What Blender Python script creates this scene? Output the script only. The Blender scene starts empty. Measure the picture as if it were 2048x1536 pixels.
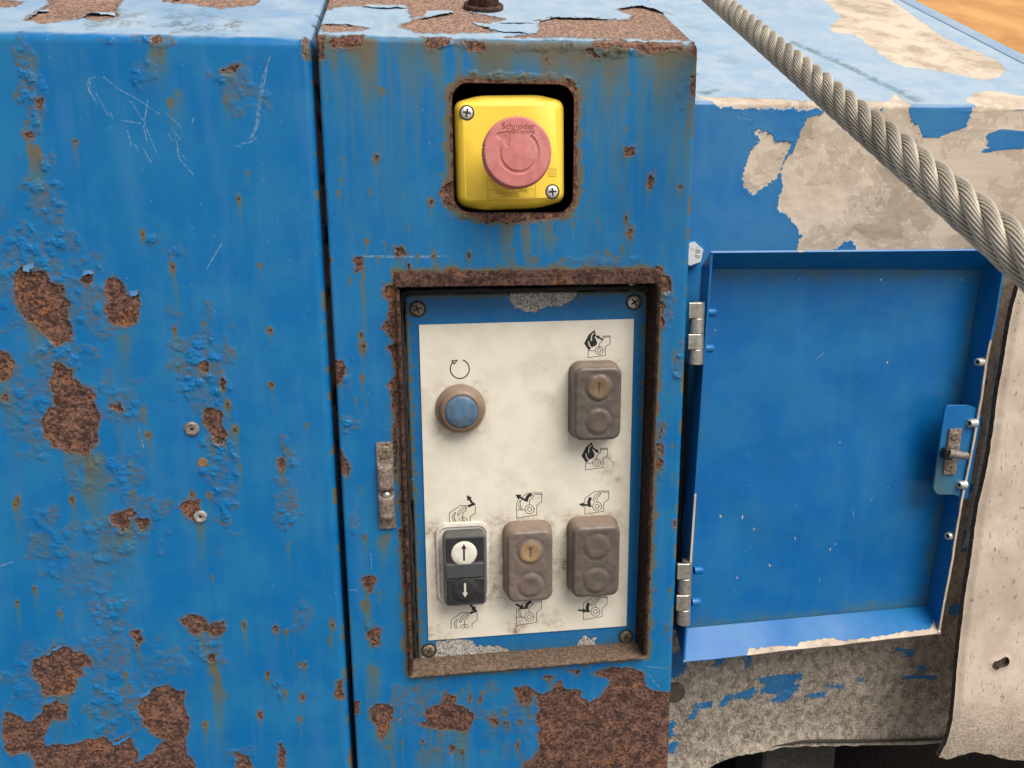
import bpy, math, random
import numpy as np
from mathutils import Matrix, Vector

# ---------------------------------------------------------------- camera, world, light, exposure
# Face frame: millimetres on the control cabinet's front sheet, x right, y up the sheet, z out of it.
# The sheet leans back, its top is level: TILT turns the face frame into the world (metres, z up).
TILT = math.radians(28.0)
FPX, CX, CY, DIST = 1477.0, 1024.0, 768.0, 474.0
scene = bpy.context.scene
W3 = Matrix.Rotation(math.pi / 2 - TILT, 3, 'X')


def _rot(a, b, c):
    ca, sa, cb, sb, cc, sc = math.cos(a), math.sin(a), math.cos(b), math.sin(b), math.cos(c), math.sin(c)
    return (np.array([[1, 0, 0], [0, ca, -sa], [0, sa, ca]]) @ np.array([[cb, 0, sb], [0, 1, 0], [-sb, 0, cb]])
            @ np.array([[cc, -sc, 0], [sc, cc, 0], [0, 0, 1]]))


_R = _rot(*[math.radians(v) for v in (11.6495, -6.88, -0.3467)])
MC = np.stack([_R[:, 0], -_R[:, 1], -_R[:, 2]], axis=1)        # face -> camera (x right, y down, z forward)
CAMF = -MC.T @ np.array([0, 0, DIST])                           # camera position in the face frame (mm)

cam_data = bpy.data.cameras.new('camera')
cam = bpy.data.objects.new('camera', cam_data)
scene.collection.objects.link(cam)
cam_data.sensor_width = 36.0
cam_data.lens = FPX / 2048.0 * 36.0
cam_data.clip_start, cam_data.clip_end = 0.01, 500.0
_right, _up, _back = MC.T @ np.array([1, 0, 0]), MC.T @ np.array([0, -1, 0]), MC.T @ np.array([0, 0, -1])
_m = Matrix(((_right[0], _up[0], _back[0]), (_right[1], _up[1], _back[1]), (_right[2], _up[2], _back[2])))
_m = (W3 @ _m).to_4x4()
_m.translation = W3 @ Vector(CAMF * 0.001)
cam.matrix_world = _m
cam_data.dof.use_dof = True
cam_data.dof.focus_distance = 0.455
cam_data.dof.aperture_fstop = 30.0
scene.camera = cam

SUN_DIR = Vector((0.34, -0.06, 0.94)).normalized()
world = bpy.data.worlds.new('World')
scene.world = world
world.use_nodes = True
wn, wl = world.node_tree.nodes, world.node_tree.links
wn.clear()
sky = wn.new('ShaderNodeTexSky')
sky.sky_type = 'NISHITA'
sky.sun_disc = False
sky.sun_elevation = math.asin(SUN_DIR.z)
sky.sun_rotation = math.atan2(SUN_DIR.x, SUN_DIR.y)
sky.dust_density, sky.air_density, sky.ozone_density = 4.0, 1.0, 1.0
hs = wn.new('ShaderNodeHueSaturation')
hs.inputs['Saturation'].default_value = 0.06
bg = wn.new('ShaderNodeBackground')
bg.inputs['Strength'].default_value = 0.05
wo = wn.new('ShaderNodeOutputWorld')
wl.new(sky.outputs[0], hs.inputs['Color'])
wl.new(hs.outputs[0], bg.inputs['Color'])
wl.new(bg.outputs[0], wo.inputs['Surface'])

sun_data = bpy.data.lights.new('sun', 'SUN')
sun_data.energy = 1.5
sun_data.angle = math.radians(45)
sun_data.color = (1.0, 0.95, 0.87)
sun = bpy.data.objects.new('sun', sun_data)
scene.collection.objects.link(sun)
sun.rotation_euler = SUN_DIR.to_track_quat('Z', 'Y').to_euler()

scene.view_settings.view_transform = 'Standard'
scene.view_settings.look = 'None'
scene.view_settings.gamma = 1.0
scene.view_settings.exposure = 1.3
scene.render.resolution_x, scene.render.resolution_y = 1024, 768

random.seed(7)
RNG = np.random.default_rng(11)
COL = scene.collection.objects


# ---------------------------------------------------------------- measuring helpers
def ray(px, py):
    return MC.T @ np.array([(px - CX) / FPX, (py - CY) / FPX, 1.0])


def on_plane(px, py, p0, n):
    d = ray(px, py)
    p0 = np.asarray(p0, float)
    n = np.asarray(n, float)
    return CAMF + d * (np.dot(p0 - CAMF, n) / np.dot(d, n))


def at(px, py, z=0.0):
    return on_plane(px, py, (0, 0, z), (0, 0, 1))


def at_depth(px, py, depth):
    return CAMF + ray(px, py) * depth


SINT, COST = math.sin(TILT), math.cos(TILT)


def zoomed(pts, ox, oy, s):
    return [(x / s + ox, y / s + oy) for x, y in pts]


# ---------------------------------------------------------------- noise
_PERM = RNG.permutation(256).astype(np.int64)
_GR = RNG.uniform(0, 2 * np.pi, 256)
_GX, _GY = np.cos(_GR), np.sin(_GR)


def perlin(x, y, seed=0):
    xi = np.floor(x).astype(np.int64)
    yi = np.floor(y).astype(np.int64)
    xf, yf = x - xi, y - yi
    u = xf * xf * xf * (xf * (xf * 6 - 15) + 10)
    v = yf * yf * yf * (yf * (yf * 6 - 15) + 10)

    def g(ix, iy, dx, dy):
        h = _PERM[(_PERM[(ix + seed * 57) & 255] + iy + seed * 13) & 255]
        return _GX[h] * dx + _GY[h] * dy
    a = g(xi, yi, xf, yf)
    b = g(xi + 1, yi, xf - 1, yf)
    c = g(xi, yi + 1, xf, yf - 1)
    d = g(xi + 1, yi + 1, xf - 1, yf - 1)
    return ((a + u * (b - a)) * (1 - v) + (c + u * (d - c)) * v) * 1.5


def fbm(x, y, scale, octv=3, seed=0, gain=0.5):
    out = np.zeros_like(x)
    amp, f = 1.0, 1.0 / scale
    for i in range(octv):
        out += amp * perlin(x * f + 17.3 * i, y * f - 9.1 * i, seed + i)
        amp *= gain
        f *= 2.03
    return out


def smooth(a, b, x):
    t = np.clip((x - a) / (b - a), 0, 1)
    return t * t * (3 - 2 * t)


def poly_sd(U, V, poly, pad=12.0):
    """signed distance (positive inside) of a polygon, -pad outside its padded box"""
    P = np.asarray(poly, float)
    out = np.full(U.shape, -pad)
    lo, hi = P.min(0) - pad, P.max(0) + pad
    m = (U > lo[0]) & (U < hi[0]) & (V > lo[1]) & (V < hi[1])
    if not m.any():
        return out
    x, y = U[m], V[m]
    d2 = np.full(x.shape, 1e9)
    ins = np.zeros(x.shape, bool)
    for (ax, ay), (bx, by) in zip(P, np.roll(P, -1, 0)):
        ex, ey = bx - ax, by - ay
        L = ex * ex + ey * ey + 1e-12
        t = np.clip(((x - ax) * ex + (y - ay) * ey) / L, 0, 1)
        d2 = np.minimum(d2, (x - ax - t * ex) ** 2 + (y - ay - t * ey) ** 2)
        c = (ay > y) != (by > y)
        with np.errstate(divide='ignore', invalid='ignore'):
            xx = (bx - ax) * (y - ay) / (by - ay + 1e-15) + ax
        ins ^= c & (x < xx)
    d = np.sqrt(d2)
    out[m] = np.where(ins, d, -d)
    return out


def line_dist(U, V, pts, pad=6.0):
    P = np.asarray(pts, float)
    out = np.full(U.shape, pad)
    lo, hi = P.min(0) - pad, P.max(0) + pad
    m = (U > lo[0]) & (U < hi[0]) & (V > lo[1]) & (V < hi[1])
    x, y = U[m], V[m]
    d2 = np.full(x.shape, pad * pad)
    for (ax, ay), (bx, by) in zip(P[:-1], P[1:]):
        ex, ey = bx - ax, by - ay
        t = np.clip(((x - ax) * ex + (y - ay) * ey) / (ex * ex + ey * ey + 1e-12), 0, 1)
        d2 = np.minimum(d2, (x - ax - t * ex) ** 2 + (y - ay - t * ey) ** 2)
    out[m] = np.sqrt(d2)
    return out


# ---------------------------------------------------------------- objects
ORIGIN = {}


def thing(name, label, category, origin, group=None):
    o = bpy.data.objects.new(name, None)
    o.empty_display_size = 0.02
    COL.link(o)
    origin = np.asarray(origin, float)
    o.location = W3 @ Vector(origin * 0.001)
    o.rotation_euler = (math.pi / 2 - TILT, 0, 0)
    o['label'], o['category'] = label, category
    if group:
        o['group'] = group
    ORIGIN[o] = origin
    return o


def build(name, verts, faces, mat, parent=None, attrs=None, sharp=35.0, smooth_faces=True, label=None):
    """one mesh object from face-frame millimetres; faces: list of index lists or an (n,4) array"""
    V = np.asarray(verts, float)
    org = (V.min(0) + V.max(0)) / 2
    me = bpy.data.meshes.new(name)
    loc = (V - org) * 0.001
    if isinstance(faces, np.ndarray):
        nf, k = faces.shape
        me.vertices.add(len(V))
        me.vertices.foreach_set('co', loc.astype(np.float32).ravel())
        me.loops.add(nf * k)
        me.loops.foreach_set('vertex_index', faces.astype(np.int32).ravel())
        me.polygons.add(nf)
        me.polygons.foreach_set('loop_start', np.arange(0, nf * k, k, dtype=np.int32))
        me.update(calc_edges=True)
        me.validate()
    else:
        me.from_pydata(loc.tolist(), [], [list(f) for f in faces])
        me.update()
    a = me.attributes.new('fc', 'FLOAT_VECTOR', 'POINT')
    a.data.foreach_set('vector', V.astype(np.float32).ravel())
    for k_, arr in (attrs or {}).items():
        a = me.attributes.new(k_, 'FLOAT', 'POINT')
        a.data.foreach_set('value', np.asarray(arr, np.float32).ravel())
    if smooth_faces:
        me.polygons.foreach_set('use_smooth', np.ones(len(me.polygons), bool))
        if sharp:
            me.set_sharp_from_angle(angle=math.radians(sharp))
    me.materials.append(mat)
    o = bpy.data.objects.new(name, me)
    COL.link(o)
    ORIGIN[o] = org
    if parent is not None:
        o.parent = parent
        o.location = Vector((org - ORIGIN[parent]) * 0.001)
    else:
        o.location = W3 @ Vector(org * 0.001)
        o.rotation_euler = (math.pi / 2 - TILT, 0, 0)
    if label:
        o['label'] = label
    return o


def copy_part(src, parent, delta):
    """a copy of a part (sharing its mesh) shifted by delta mm"""
    c = src.copy()
    COL.link(c)
    ORIGIN[c] = ORIGIN[src] + np.asarray(delta, float)
    c.parent = parent
    c.location = Vector((ORIGIN[c] - ORIGIN[parent]) * 0.001)
    return c


class MB:
    """collects polygons for one mesh"""

    def __init__(self):
        self.v, self.f = [], []

    def add(self, verts, faces):
        b = len(self.v)
        self.v += [tuple(map(float, p)) for p in verts]
        self.f += [[i + b for i in f] for f in faces]
        return self

    def loft(self, rings, cap0=False, cap1=False, closed=True):
        n = len(rings[0])
        vs = [p for r in rings for p in r]
        fs = []
        for k in range(len(rings) - 1):
            for i in range(n if closed else n - 1):
                j = (i + 1) % n
                fs.append([k * n + i, k * n + j, (k + 1) * n + j, (k + 1) * n + i])
        if cap0:
            fs.append(list(range(n))[::-1])
        if cap1:
            fs.append([(len(rings) - 1) * n + i for i in range(n)])
        return self.add(vs, fs)

    def box(self, lo, hi, b=0.0):
        x0, y0, z0 = lo
        x1, y1, z1 = hi
        if b <= 0:
            r = [[(x0, y0, z), (x1, y0, z), (x1, y1, z), (x0, y1, z)] for z in (z0, z1)]
            return self.loft(r, True, True)
        rr = []
        for z, i in ((z0, b), (z0 + b, 0), (z1 - b, 0), (z1, b)):
            rr.append([(x0 + i + b, y0 + i, z), (x1 - i - b, y0 + i, z), (x1 - i, y0 + i + b, z), (x1 - i, y1 - i - b, z),
                       (x1 - i - b, y1 - i, z), (x0 + i + b, y1 - i, z), (x0 + i, y1 - i - b, z), (x0 + i, y0 + i + b, z)])
        return self.loft(rr, True, True)

    def tube(self, path, radius, n=12, cap=True):
        P = [np.asarray(p, float) for p in path]
        rings = []
        ref = None
        for i, p in enumerate(P):
            t = P[min(i + 1, len(P) - 1)] - P[max(i - 1, 0)]
            t /= np.linalg.norm(t)
            if ref is None:
                ref = np.cross(t, (0.31, 0.77, 0.55))
            a = ref - t * np.dot(ref, t)
            a /= np.linalg.norm(a)
            ref = a
            b = np.cross(t, a)
            r = radius[i] if hasattr(radius, '__len__') else radius
            rings.append([p + r * (math.cos(2 * math.pi * k / n) * a + math.sin(2 * math.pi * k / n) * b) for k in range(n)])
        return self.loft(rings, cap, cap)

    def lathe(self, c, prof, n=48, axis=(0, 0, 1), ref=(1, 0, 0), cap0=False, cap1=True):
        c = np.asarray(c, float)
        ax = np.asarray(axis, float)
        ax /= np.linalg.norm(ax)
        a = np.asarray(ref, float)
        a = a - ax * np.dot(a, ax)
        a /= np.linalg.norm(a)
        b = np.cross(ax, a)
        rings = [[c + ax * h + r * (math.cos(2 * math.pi * k / n) * a + math.sin(2 * math.pi * k / n) * b) for k in range(n)]
                 for r, h in prof]
        return self.loft(rings, cap0, cap1)

    def prism(self, poly, z0, z1, bev=0.0):
        """poly: ccw list of (x, y); z0 back, z1 front"""
        if bev <= 0:
            return self.loft([[(x, y, z0) for x, y in poly], [(x, y, z1) for x, y in poly]], True, True)
        ins = inset(poly, bev)
        return self.loft([[(x, y, z0) for x, y in poly], [(x, y, z1 - bev) for x, y in poly], [(x, y, z1) for x, y in ins]], True, True)

    def build(self, name, mat, parent=None, attrs=None, sharp=35.0, label=None, smooth_faces=True):
        return build(name, self.v, self.f, mat, parent, attrs, sharp, smooth_faces, label)


def area(poly):
    P = np.asarray(poly, float)
    Q = np.roll(P, -1, 0)
    return 0.5 * float(np.sum(P[:, 0] * Q[:, 1] - Q[:, 0] * P[:, 1]))


def ccw(poly):
    return list(poly) if area(poly) > 0 else list(poly)[::-1]


def inset(poly, d):
    P = np.asarray(poly, float)
    a = P - np.roll(P, 1, 0)
    b = np.roll(P, -1, 0) - P
    a /= np.linalg.norm(a, axis=1)[:, None] + 1e-9
    b /= np.linalg.norm(b, axis=1)[:, None] + 1e-9
    na = np.stack([-a[:, 1], a[:, 0]], 1)
    nb = np.stack([-b[:, 1], b[:, 0]], 1)
    m = na + nb
    m /= np.maximum(0.3, (m * m).sum(1))[:, None] / 2.0
    return [tuple(p) for p in P + m * d]


def rrect(cx, cy, w, h, r, n=8):
    pts = []
    for sx, sy, a0 in ((1, 1, 0), (-1, 1, 90), (-1, -1, 180), (1, -1, 270)):
        for k in range(n + 1):
            a = math.radians(a0 + 90.0 * k / n)
            pts.append((cx + sx * (w / 2 - r) + r * math.cos(a), cy + sy * (h / 2 - r) + r * math.sin(a)))
    return pts


def round_poly(poly, r, n=5):
    """round the corners of a ccw polygon"""
    P = [np.asarray(p, float) for p in poly]
    out = []
    for i, p in enumerate(P):
        a, b = P[i - 1] - p, P[(i + 1) % len(P)] - p
        la, lb = np.linalg.norm(a), np.linalg.norm(b)
        t = min(r, la * 0.45, lb * 0.45)
        s, e = p + a / la * t, p + b / lb * t
        for k in range(n + 1):
            q = k / n
            out.append(tuple((1 - q) ** 2 * s + 2 * q * (1 - q) * p + q * q * e))
    return out


def ribbon(mb, pts, width, z, closed=False):
    """a flat printed stroke along 2D points"""
    P = [np.asarray(p, float) for p in pts]
    n = len(P)
    L, R = [], []
    for i in range(n):
        if closed:
            a, b = P[i] - P[i - 1], P[(i + 1) % n] - P[i]
        else:
            a = P[i] - P[i - 1] if i > 0 else P[1] - P[0]
            b = P[i + 1] - P[i] if i < n - 1 else P[-1] - P[-2]
        a = a / (np.linalg.norm(a) + 1e-9)
        b = b / (np.linalg.norm(b) + 1e-9)
        m = np.array([-a[1] - b[1], a[0] + b[0]])
        m = m / max(0.35, np.dot(m, m) / 2.0)
        L.append(P[i] + m * width / 2)
        R.append(P[i] - m * width / 2)
    vs = [(p[0], p[1], z) for p in L] + [(p[0], p[1], z) for p in R]
    fs = []
    for i in range(n if closed else n - 1):
        j = (i + 1) % n
        fs.append([n + i, n + j, j, i])
    mb.add(vs, fs)


def text_mesh(body, size, extrude=0.0):
    cu = bpy.data.curves.new('lettering', 'FONT')
    cu.body, cu.size, cu.extrude = body, size, extrude
    cu.align_x, cu.align_y = 'CENTER', 'CENTER'
    cu.resolution_u = 3
    o = bpy.data.objects.new('lettering', cu)
    COL.link(o)
    dg = bpy.context.evaluated_depsgraph_get()
    me = o.evaluated_get(dg).to_mesh()
    vs = np.array([v.co[:] for v in me.vertices])
    fs = [list(p.vertices) for p in me.polygons]
    o.evaluated_get(dg).to_mesh_clear()
    bpy.data.objects.remove(o)
    bpy.data.curves.remove(cu)
    return vs, fs
# ---------------------------------------------------------------- procedural materials
class NT:
    def __init__(self, name):
        self.m = bpy.data.materials.new(name)
        self.m.use_nodes = True
        self.t = self.m.node_tree
        self.t.nodes.clear()
        self.out = self.t.nodes.new('ShaderNodeOutputMaterial')
        self.b = self.t.nodes.new('ShaderNodeBsdfPrincipled')
        self.t.links.new(self.b.outputs[0], self.out.inputs[0])

    def put(self, sock, v):
        if isinstance(v, bpy.types.NodeSocket):
            self.t.links.new(v, sock)
        elif isinstance(v, (tuple, list)) and len(v) == 3 and sock.type == 'RGBA':
            sock.default_value = (*v, 1.0)
        else:
            sock.default_value = v

    def attr(self, name, vec=False):
        n = self.t.nodes.new('ShaderNodeAttribute')
        n.attribute_name = name
        return n.outputs['Vector'] if vec else n.outputs['Fac']

    def fc(self):
        return self.attr('fc', True)

    def mul(self, vec, s):
        n = self.t.nodes.new('ShaderNodeVectorMath')
        n.operation = 'MULTIPLY'
        self.put(n.inputs[0], vec)
        n.inputs[1].default_value = s
        return n.outputs[0]

    def math(self, op, a, b=0.0, c=0.0, clamp=False):
        n = self.t.nodes.new('ShaderNodeMath')
        n.operation = op
        n.use_clamp = clamp
        for i, v in enumerate((a, b, c)):
            self.put(n.inputs[i], v)
        return n.outputs[0]

    def noise(self, vec, scale, detail=3.0, rough=0.55, dist=0.0):
        n = self.t.nodes.new('ShaderNodeTexNoise')
        self.put(n.inputs['Vector'], vec)
        n.inputs['Scale'].default_value = scale
        n.inputs['Detail'].default_value = detail
        n.inputs['Roughness'].default_value = rough
        n.inputs['Distortion'].default_value = dist
        return n.outputs['Fac']

    def voronoi(self, vec, scale, feature='F1', rnd=1.0, color=False):
        n = self.t.nodes.new('ShaderNodeTexVoronoi')
        n.feature = feature
        self.put(n.inputs['Vector'], vec)
        n.inputs['Scale'].default_value = scale
        n.inputs['Randomness'].default_value = rnd
        return n.outputs['Color'] if color else n.outputs['Distance']

    def ss(self, x, a, b, lo=0.0, hi=1.0):
        n = self.t.nodes.new('ShaderNodeMapRange')
        n.interpolation_type = 'SMOOTHSTEP'
        self.put(n.inputs[0], x)
        for i, v in ((1, a), (2, b), (3, lo), (4, hi)):
            n.inputs[i].default_value = v
        return n.outputs[0]

    def mix(self, f, a, b, blend='MIX'):
        n = self.t.nodes.new('ShaderNodeMix')
        n.data_type = 'RGBA'
        n.blend_type = blend
        self.put(n.inputs[0], f)
        self.put(n.inputs[6], a)
        self.put(n.inputs[7], b)
        return n.outputs[2]

    def mixf(self, f, a, b):
        n = self.t.nodes.new('ShaderNodeMix')
        n.data_type = 'FLOAT'
        self.put(n.inputs[0], f)
        self.put(n.inputs[2], a)
        self.put(n.inputs[3], b)
        return n.outputs[0]

    def bump(self, h, dist_mm, strength=1.0, normal=None):
        n = self.t.nodes.new('ShaderNodeBump')
        n.inputs['Strength'].default_value = strength
        n.inputs['Distance'].default_value = dist_mm * 0.001
        self.put(n.inputs['Height'], h)
        if normal is not None:
            self.put(n.inputs['Normal'], normal)
        return n.outputs[0]

    def set(self, **kw):
        for k, v in kw.items():
            self.put(self.b.inputs[k.replace('_', ' ')], v)
        return self.m


BLUE = (0.001, 0.127, 0.352)
BLUE_PALE = (0.31, 0.50, 0.70)


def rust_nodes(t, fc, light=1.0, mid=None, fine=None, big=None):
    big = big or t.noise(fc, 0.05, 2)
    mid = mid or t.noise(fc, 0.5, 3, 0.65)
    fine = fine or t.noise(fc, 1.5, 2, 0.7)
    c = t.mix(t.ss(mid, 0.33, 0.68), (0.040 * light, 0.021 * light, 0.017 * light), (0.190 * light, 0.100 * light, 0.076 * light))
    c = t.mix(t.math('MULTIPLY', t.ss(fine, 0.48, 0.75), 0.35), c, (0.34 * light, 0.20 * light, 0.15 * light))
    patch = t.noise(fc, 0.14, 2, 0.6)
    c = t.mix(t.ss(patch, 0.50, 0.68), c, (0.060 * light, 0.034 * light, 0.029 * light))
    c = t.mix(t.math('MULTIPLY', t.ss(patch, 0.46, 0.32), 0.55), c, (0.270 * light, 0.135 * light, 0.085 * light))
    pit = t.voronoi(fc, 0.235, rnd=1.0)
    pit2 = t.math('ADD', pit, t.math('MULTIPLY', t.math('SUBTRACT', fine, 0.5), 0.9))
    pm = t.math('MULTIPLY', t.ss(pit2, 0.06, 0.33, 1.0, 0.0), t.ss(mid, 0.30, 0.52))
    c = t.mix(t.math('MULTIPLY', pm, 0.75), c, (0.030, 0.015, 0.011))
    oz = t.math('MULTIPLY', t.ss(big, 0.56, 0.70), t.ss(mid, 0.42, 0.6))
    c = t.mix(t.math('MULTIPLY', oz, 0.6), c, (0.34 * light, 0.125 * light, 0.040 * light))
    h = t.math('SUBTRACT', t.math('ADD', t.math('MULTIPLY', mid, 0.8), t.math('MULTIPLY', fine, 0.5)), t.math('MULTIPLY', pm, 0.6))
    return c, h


def paint_material(name, base=BLUE, primer=None, rusty=True, film=0.13):
    """old blue paint; vertex fields: rust and worn (mm, positive = paint gone), stain, chalk, scratch, blister"""
    t = NT(name)
    fc = t.fc()
    stain, chalk = t.attr('stain'), t.attr('chalk')
    scr = t.attr('scratch')
    fine = t.noise(fc, 1.1, 3, 0.6)
    bn = t.noise(fc, 0.5, 3, 0.65)
    big = t.noise(fc, 0.03, 3, 0.6)
    streak = t.noise(t.mul(fc, (0.085, 0.010, 0.085)), 1.0, 4, 0.6)
    c = t.mix(t.ss(big, 0.35, 0.68), base, (base[0] * 1.9 + 0.008, base[1] * 1.12 + 0.01, base[2] * 0.98))
    c = t.mix(t.math('MULTIPLY', t.ss(streak, 0.45, 0.75), film), c, (0.11, 0.24, 0.40))
    pale = t.mix(t.ss(t.math('ADD', t.math('MULTIPLY', streak, 0.6), t.math('MULTIPLY', big, 0.5)), 0.42, 0.68), (0.27, 0.375, 0.485), (0.36, 0.430, 0.500))
    pale = t.mix(t.math('MULTIPLY', t.ss(fine, 0.60, 0.74), 0.35), pale, (0.19, 0.20, 0.20))
    c = t.mix(t.math('MULTIPLY', chalk, 0.93), c, pale)
    # fine white fly specks
    vo = t.t.nodes.new('ShaderNodeTexVoronoi')
    t.put(vo.inputs['Vector'], fc)
    vo.inputs['Scale'].default_value = 0.33
    sep = t.t.nodes.new('ShaderNodeSeparateColor')
    t.put(sep.inputs[0], vo.outputs['Color'])
    thr = t.math('MULTIPLY', t.math('SUBTRACT', sep.outputs[0], 0.72), 0.42)
    speck = t.math('MULTIPLY', t.ss(t.math('SUBTRACT', thr, vo.outputs['Distance']), -0.02, 0.03), 0.45)
    c = t.mix(speck, c, (0.42, 0.52, 0.60))
    # dirt film and scratches
    c = t.mix(t.math('MULTIPLY', t.ss(bn, 0.58, 0.78), 0.20), c, (0.12, 0.15, 0.17))
    sn = t.math('ADD', scr, t.math('MULTIPLY', t.math('SUBTRACT', bn, 0.5), 1.3))
    sm = t.math('MULTIPLY', t.ss(sn, 0.45, 0.02), 0.34)
    c = t.mix(sm, c, (0.45, 0.47, 0.45))
    # rust water stains
    st = t.math('MULTIPLY', stain, t.ss(streak, 0.25, 0.60, 0.8, 1.35), clamp=True)
    scol = t.mix(t.ss(big, 0.42, 0.62), (0.105, 0.098, 0.062), (0.140, 0.098, 0.055))
    c = t.mix(t.math('MULTIPLY', t.ss(st, 0.0, 0.6), 0.80), c, (0.050, 0.135, 0.150))
    c = t.mix(t.math('MULTIPLY', t.ss(st, 0.25, 1.0), 0.92), c, scol)
    rough = t.mixf(chalk, 0.30, 0.55)
    rough = t.mixf(st, rough, 0.72)
    h = t.math('MULTIPLY', fine, 0.025)
    if primer:
        worn = t.attr('worn')
        wm = t.ss(t.math('ADD', worn, t.math('MULTIPLY', t.math('SUBTRACT', fine, 0.5), 0.9)), -0.10, 0.10)
        c = t.mix(wm, c, primer(t, fc))
        rough = t.mixf(wm, rough, 0.72)
        h = t.math('SUBTRACT', h, t.math('MULTIPLY', wm, 0.40))
        if primer is bare_steel:
            h = t.math('ADD', h, t.math('MULTIPLY', t.math('MULTIPLY', fine, t.attr('bare')), 1.1))
    spec = 0.34
    if rusty:
        rust, bl = t.attr('rust'), t.attr('blister')
        c = t.mix(t.math('MULTIPLY', bl, 0.30), c, (0.040, 0.130, 0.180))
        blm = t.math('MULTIPLY', t.math('MULTIPLY', bl, t.ss(bn, 0.42, 0.56)), t.ss(big, 0.38, 0.56, 0.25, 1.0))
        c = t.mix(t.math('MULTIPLY', blm, 0.9), c, (0.115, 0.090, 0.055))
        r = t.math('ADD', rust, t.math('MULTIPLY', t.math('SUBTRACT', fine, 0.5), 1.1))
        rm = t.ss(r, -0.12, 0.14)
        halo = t.math('MULTIPLY', t.ss(t.math('ADD', rust, t.math('MULTIPLY', t.math('SUBTRACT', bn, 0.5), 2.6)), -2.4, -0.1), 0.8)
        c = t.mix(halo, c, t.mix(t.ss(big, 0.4, 0.6), (0.110, 0.095, 0.062), (0.140, 0.088, 0.050)))
        rc, rh = rust_nodes(t, fc, 1.0, bn, fine, big)
        rc = t.mix(t.math('MULTIPLY', chalk, 0.70), rc, t.mix(t.ss(bn, 0.35, 0.65), (0.20, 0.125, 0.095), (0.42, 0.29, 0.225)))
        rim = t.math('MULTIPLY', t.ss(r, -0.12, 0.05), t.ss(r, 0.75, 0.18))
        oe = t.math('MULTIPLY', t.math('MULTIPLY', t.ss(r, 2.6, 0.4), t.ss(big, 0.46, 0.62)), t.ss(bn, 0.40, 0.62))
        rc = t.mix(t.math('MULTIPLY', oe, 0.65), rc, (0.33, 0.125, 0.045))
        c = t.mix(rm, c, rc)
        c = t.mix(t.math('MULTIPLY', rim, 0.5), c, (0.05, 0.026, 0.017))
        rough = t.mixf(rm, rough, 0.93)
        h = t.math('ADD', h, t.math('MULTIPLY', t.math('SUBTRACT', 1.0, rm), 0.55))
        h = t.math('ADD', h, t.math('MULTIPLY', t.math('MULTIPLY', rh, rm), 0.75))
        h = t.math('ADD', h, t.math('MULTIPLY', t.math('MULTIPLY', bn, bl), 0.45))
        spec = t.mixf(rm, 0.30, 0.12)
    return t.set(Base_Color=c, Roughness=rough, Normal=t.bump(h, 0.75), Specular_IOR_Level=spec)


def primer_beige(t, fc):
    a = t.noise(fc, 0.03, 5, 0.62, 0.25)
    b = t.noise(fc, 0.6, 3, 0.7)
    tone = t.math('ADD', t.math('MULTIPLY', t.ss(a, 0.425, 0.44), 0.35), t.math('ADD', t.math('MULTIPLY', t.ss(a, 0.52, 0.535), 0.3), t.math('MULTIPLY', t.ss(a, 0.35, 0.65), 0.35)))
    c = t.mix(tone, (0.36, 0.285, 0.215), (0.57, 0.462, 0.360))
    ln = t.math('MAXIMUM', t.ss(t.math('ABSOLUTE', t.math('SUBTRACT', a, 0.431)), 0.010, 0.003), t.ss(t.math('ABSOLUTE', t.math('SUBTRACT', a, 0.527)), 0.010, 0.003))
    c = t.mix(t.math('MULTIPLY', ln, 0.45), c, (0.68, 0.58, 0.47))
    c = t.mix(t.math('MULTIPLY', t.ss(b, 0.55, 0.72), 0.45), c, (0.70, 0.60, 0.48))
    return t.mix(t.math('MULTIPLY', t.ss(b, 0.34, 0.27), 0.55), c, (0.15, 0.11, 0.08))


def bare_steel(t, fc):
    lower = t.attr('bare')
    a = t.noise(t.mul(fc, (0.16, 0.12, 0.15)), 1.0, 5, 0.72, 0.4)
    b = t.noise(t.mul(fc, (0.95, 0.60, 0.80)), 1.0, 4, 0.72, 0.9)
    c = t.mix(t.ss(a, 0.34, 0.66), (0.150, 0.118, 0.088), (0.430, 0.362, 0.288))
    c = t.mix(t.math('MULTIPLY', t.ss(b, 0.55, 0.64), 0.80), c, (0.72, 0.65, 0.55))
    c = t.mix(t.math('MULTIPLY', t.ss(b, 0.43, 0.34), 0.75), c, (0.070, 0.050, 0.036))
    return t.mix(lower, primer_beige(t, fc), c)


def simple(name, col, rough=0.5, metal=0.0, var=0.25, scale=0.3, bump=0.0, dirt=None, spec=0.5):
    t = NT(name)
    fc = t.fc()
    n = t.noise(fc, scale, 4, 0.6)
    dark = tuple(v * (1 - var) for v in col)
    light = tuple(min(1, v * (1 + var)) for v in col)
    c = t.mix(t.ss(n, 0.3, 0.7), dark, light)
    if dirt:
        d = t.noise(fc, scale * 0.35, 5, 0.7)
        c = t.mix(t.math('MULTIPLY', t.ss(d, 0.5, 0.72), 0.7), c, dirt)
    kw = dict(Base_Color=c, Roughness=t.math('ADD', t.math('MULTIPLY', n, 0.2), rough - 0.1), Metallic=metal, Specular_IOR_Level=spec)
    if bump:
        kw['Normal'] = t.bump(t.noise(fc, scale * 3.0, 4, 0.65), bump)
    return t.set(**kw)


def rust_material(name, light=1.0, bump=0.8):
    t = NT(name)
    fc = t.fc()
    c, h = rust_nodes(t, fc, light)
    return t.set(Base_Color=c, Roughness=0.92, Normal=t.bump(h, bump), Specular_IOR_Level=0.2)


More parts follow.
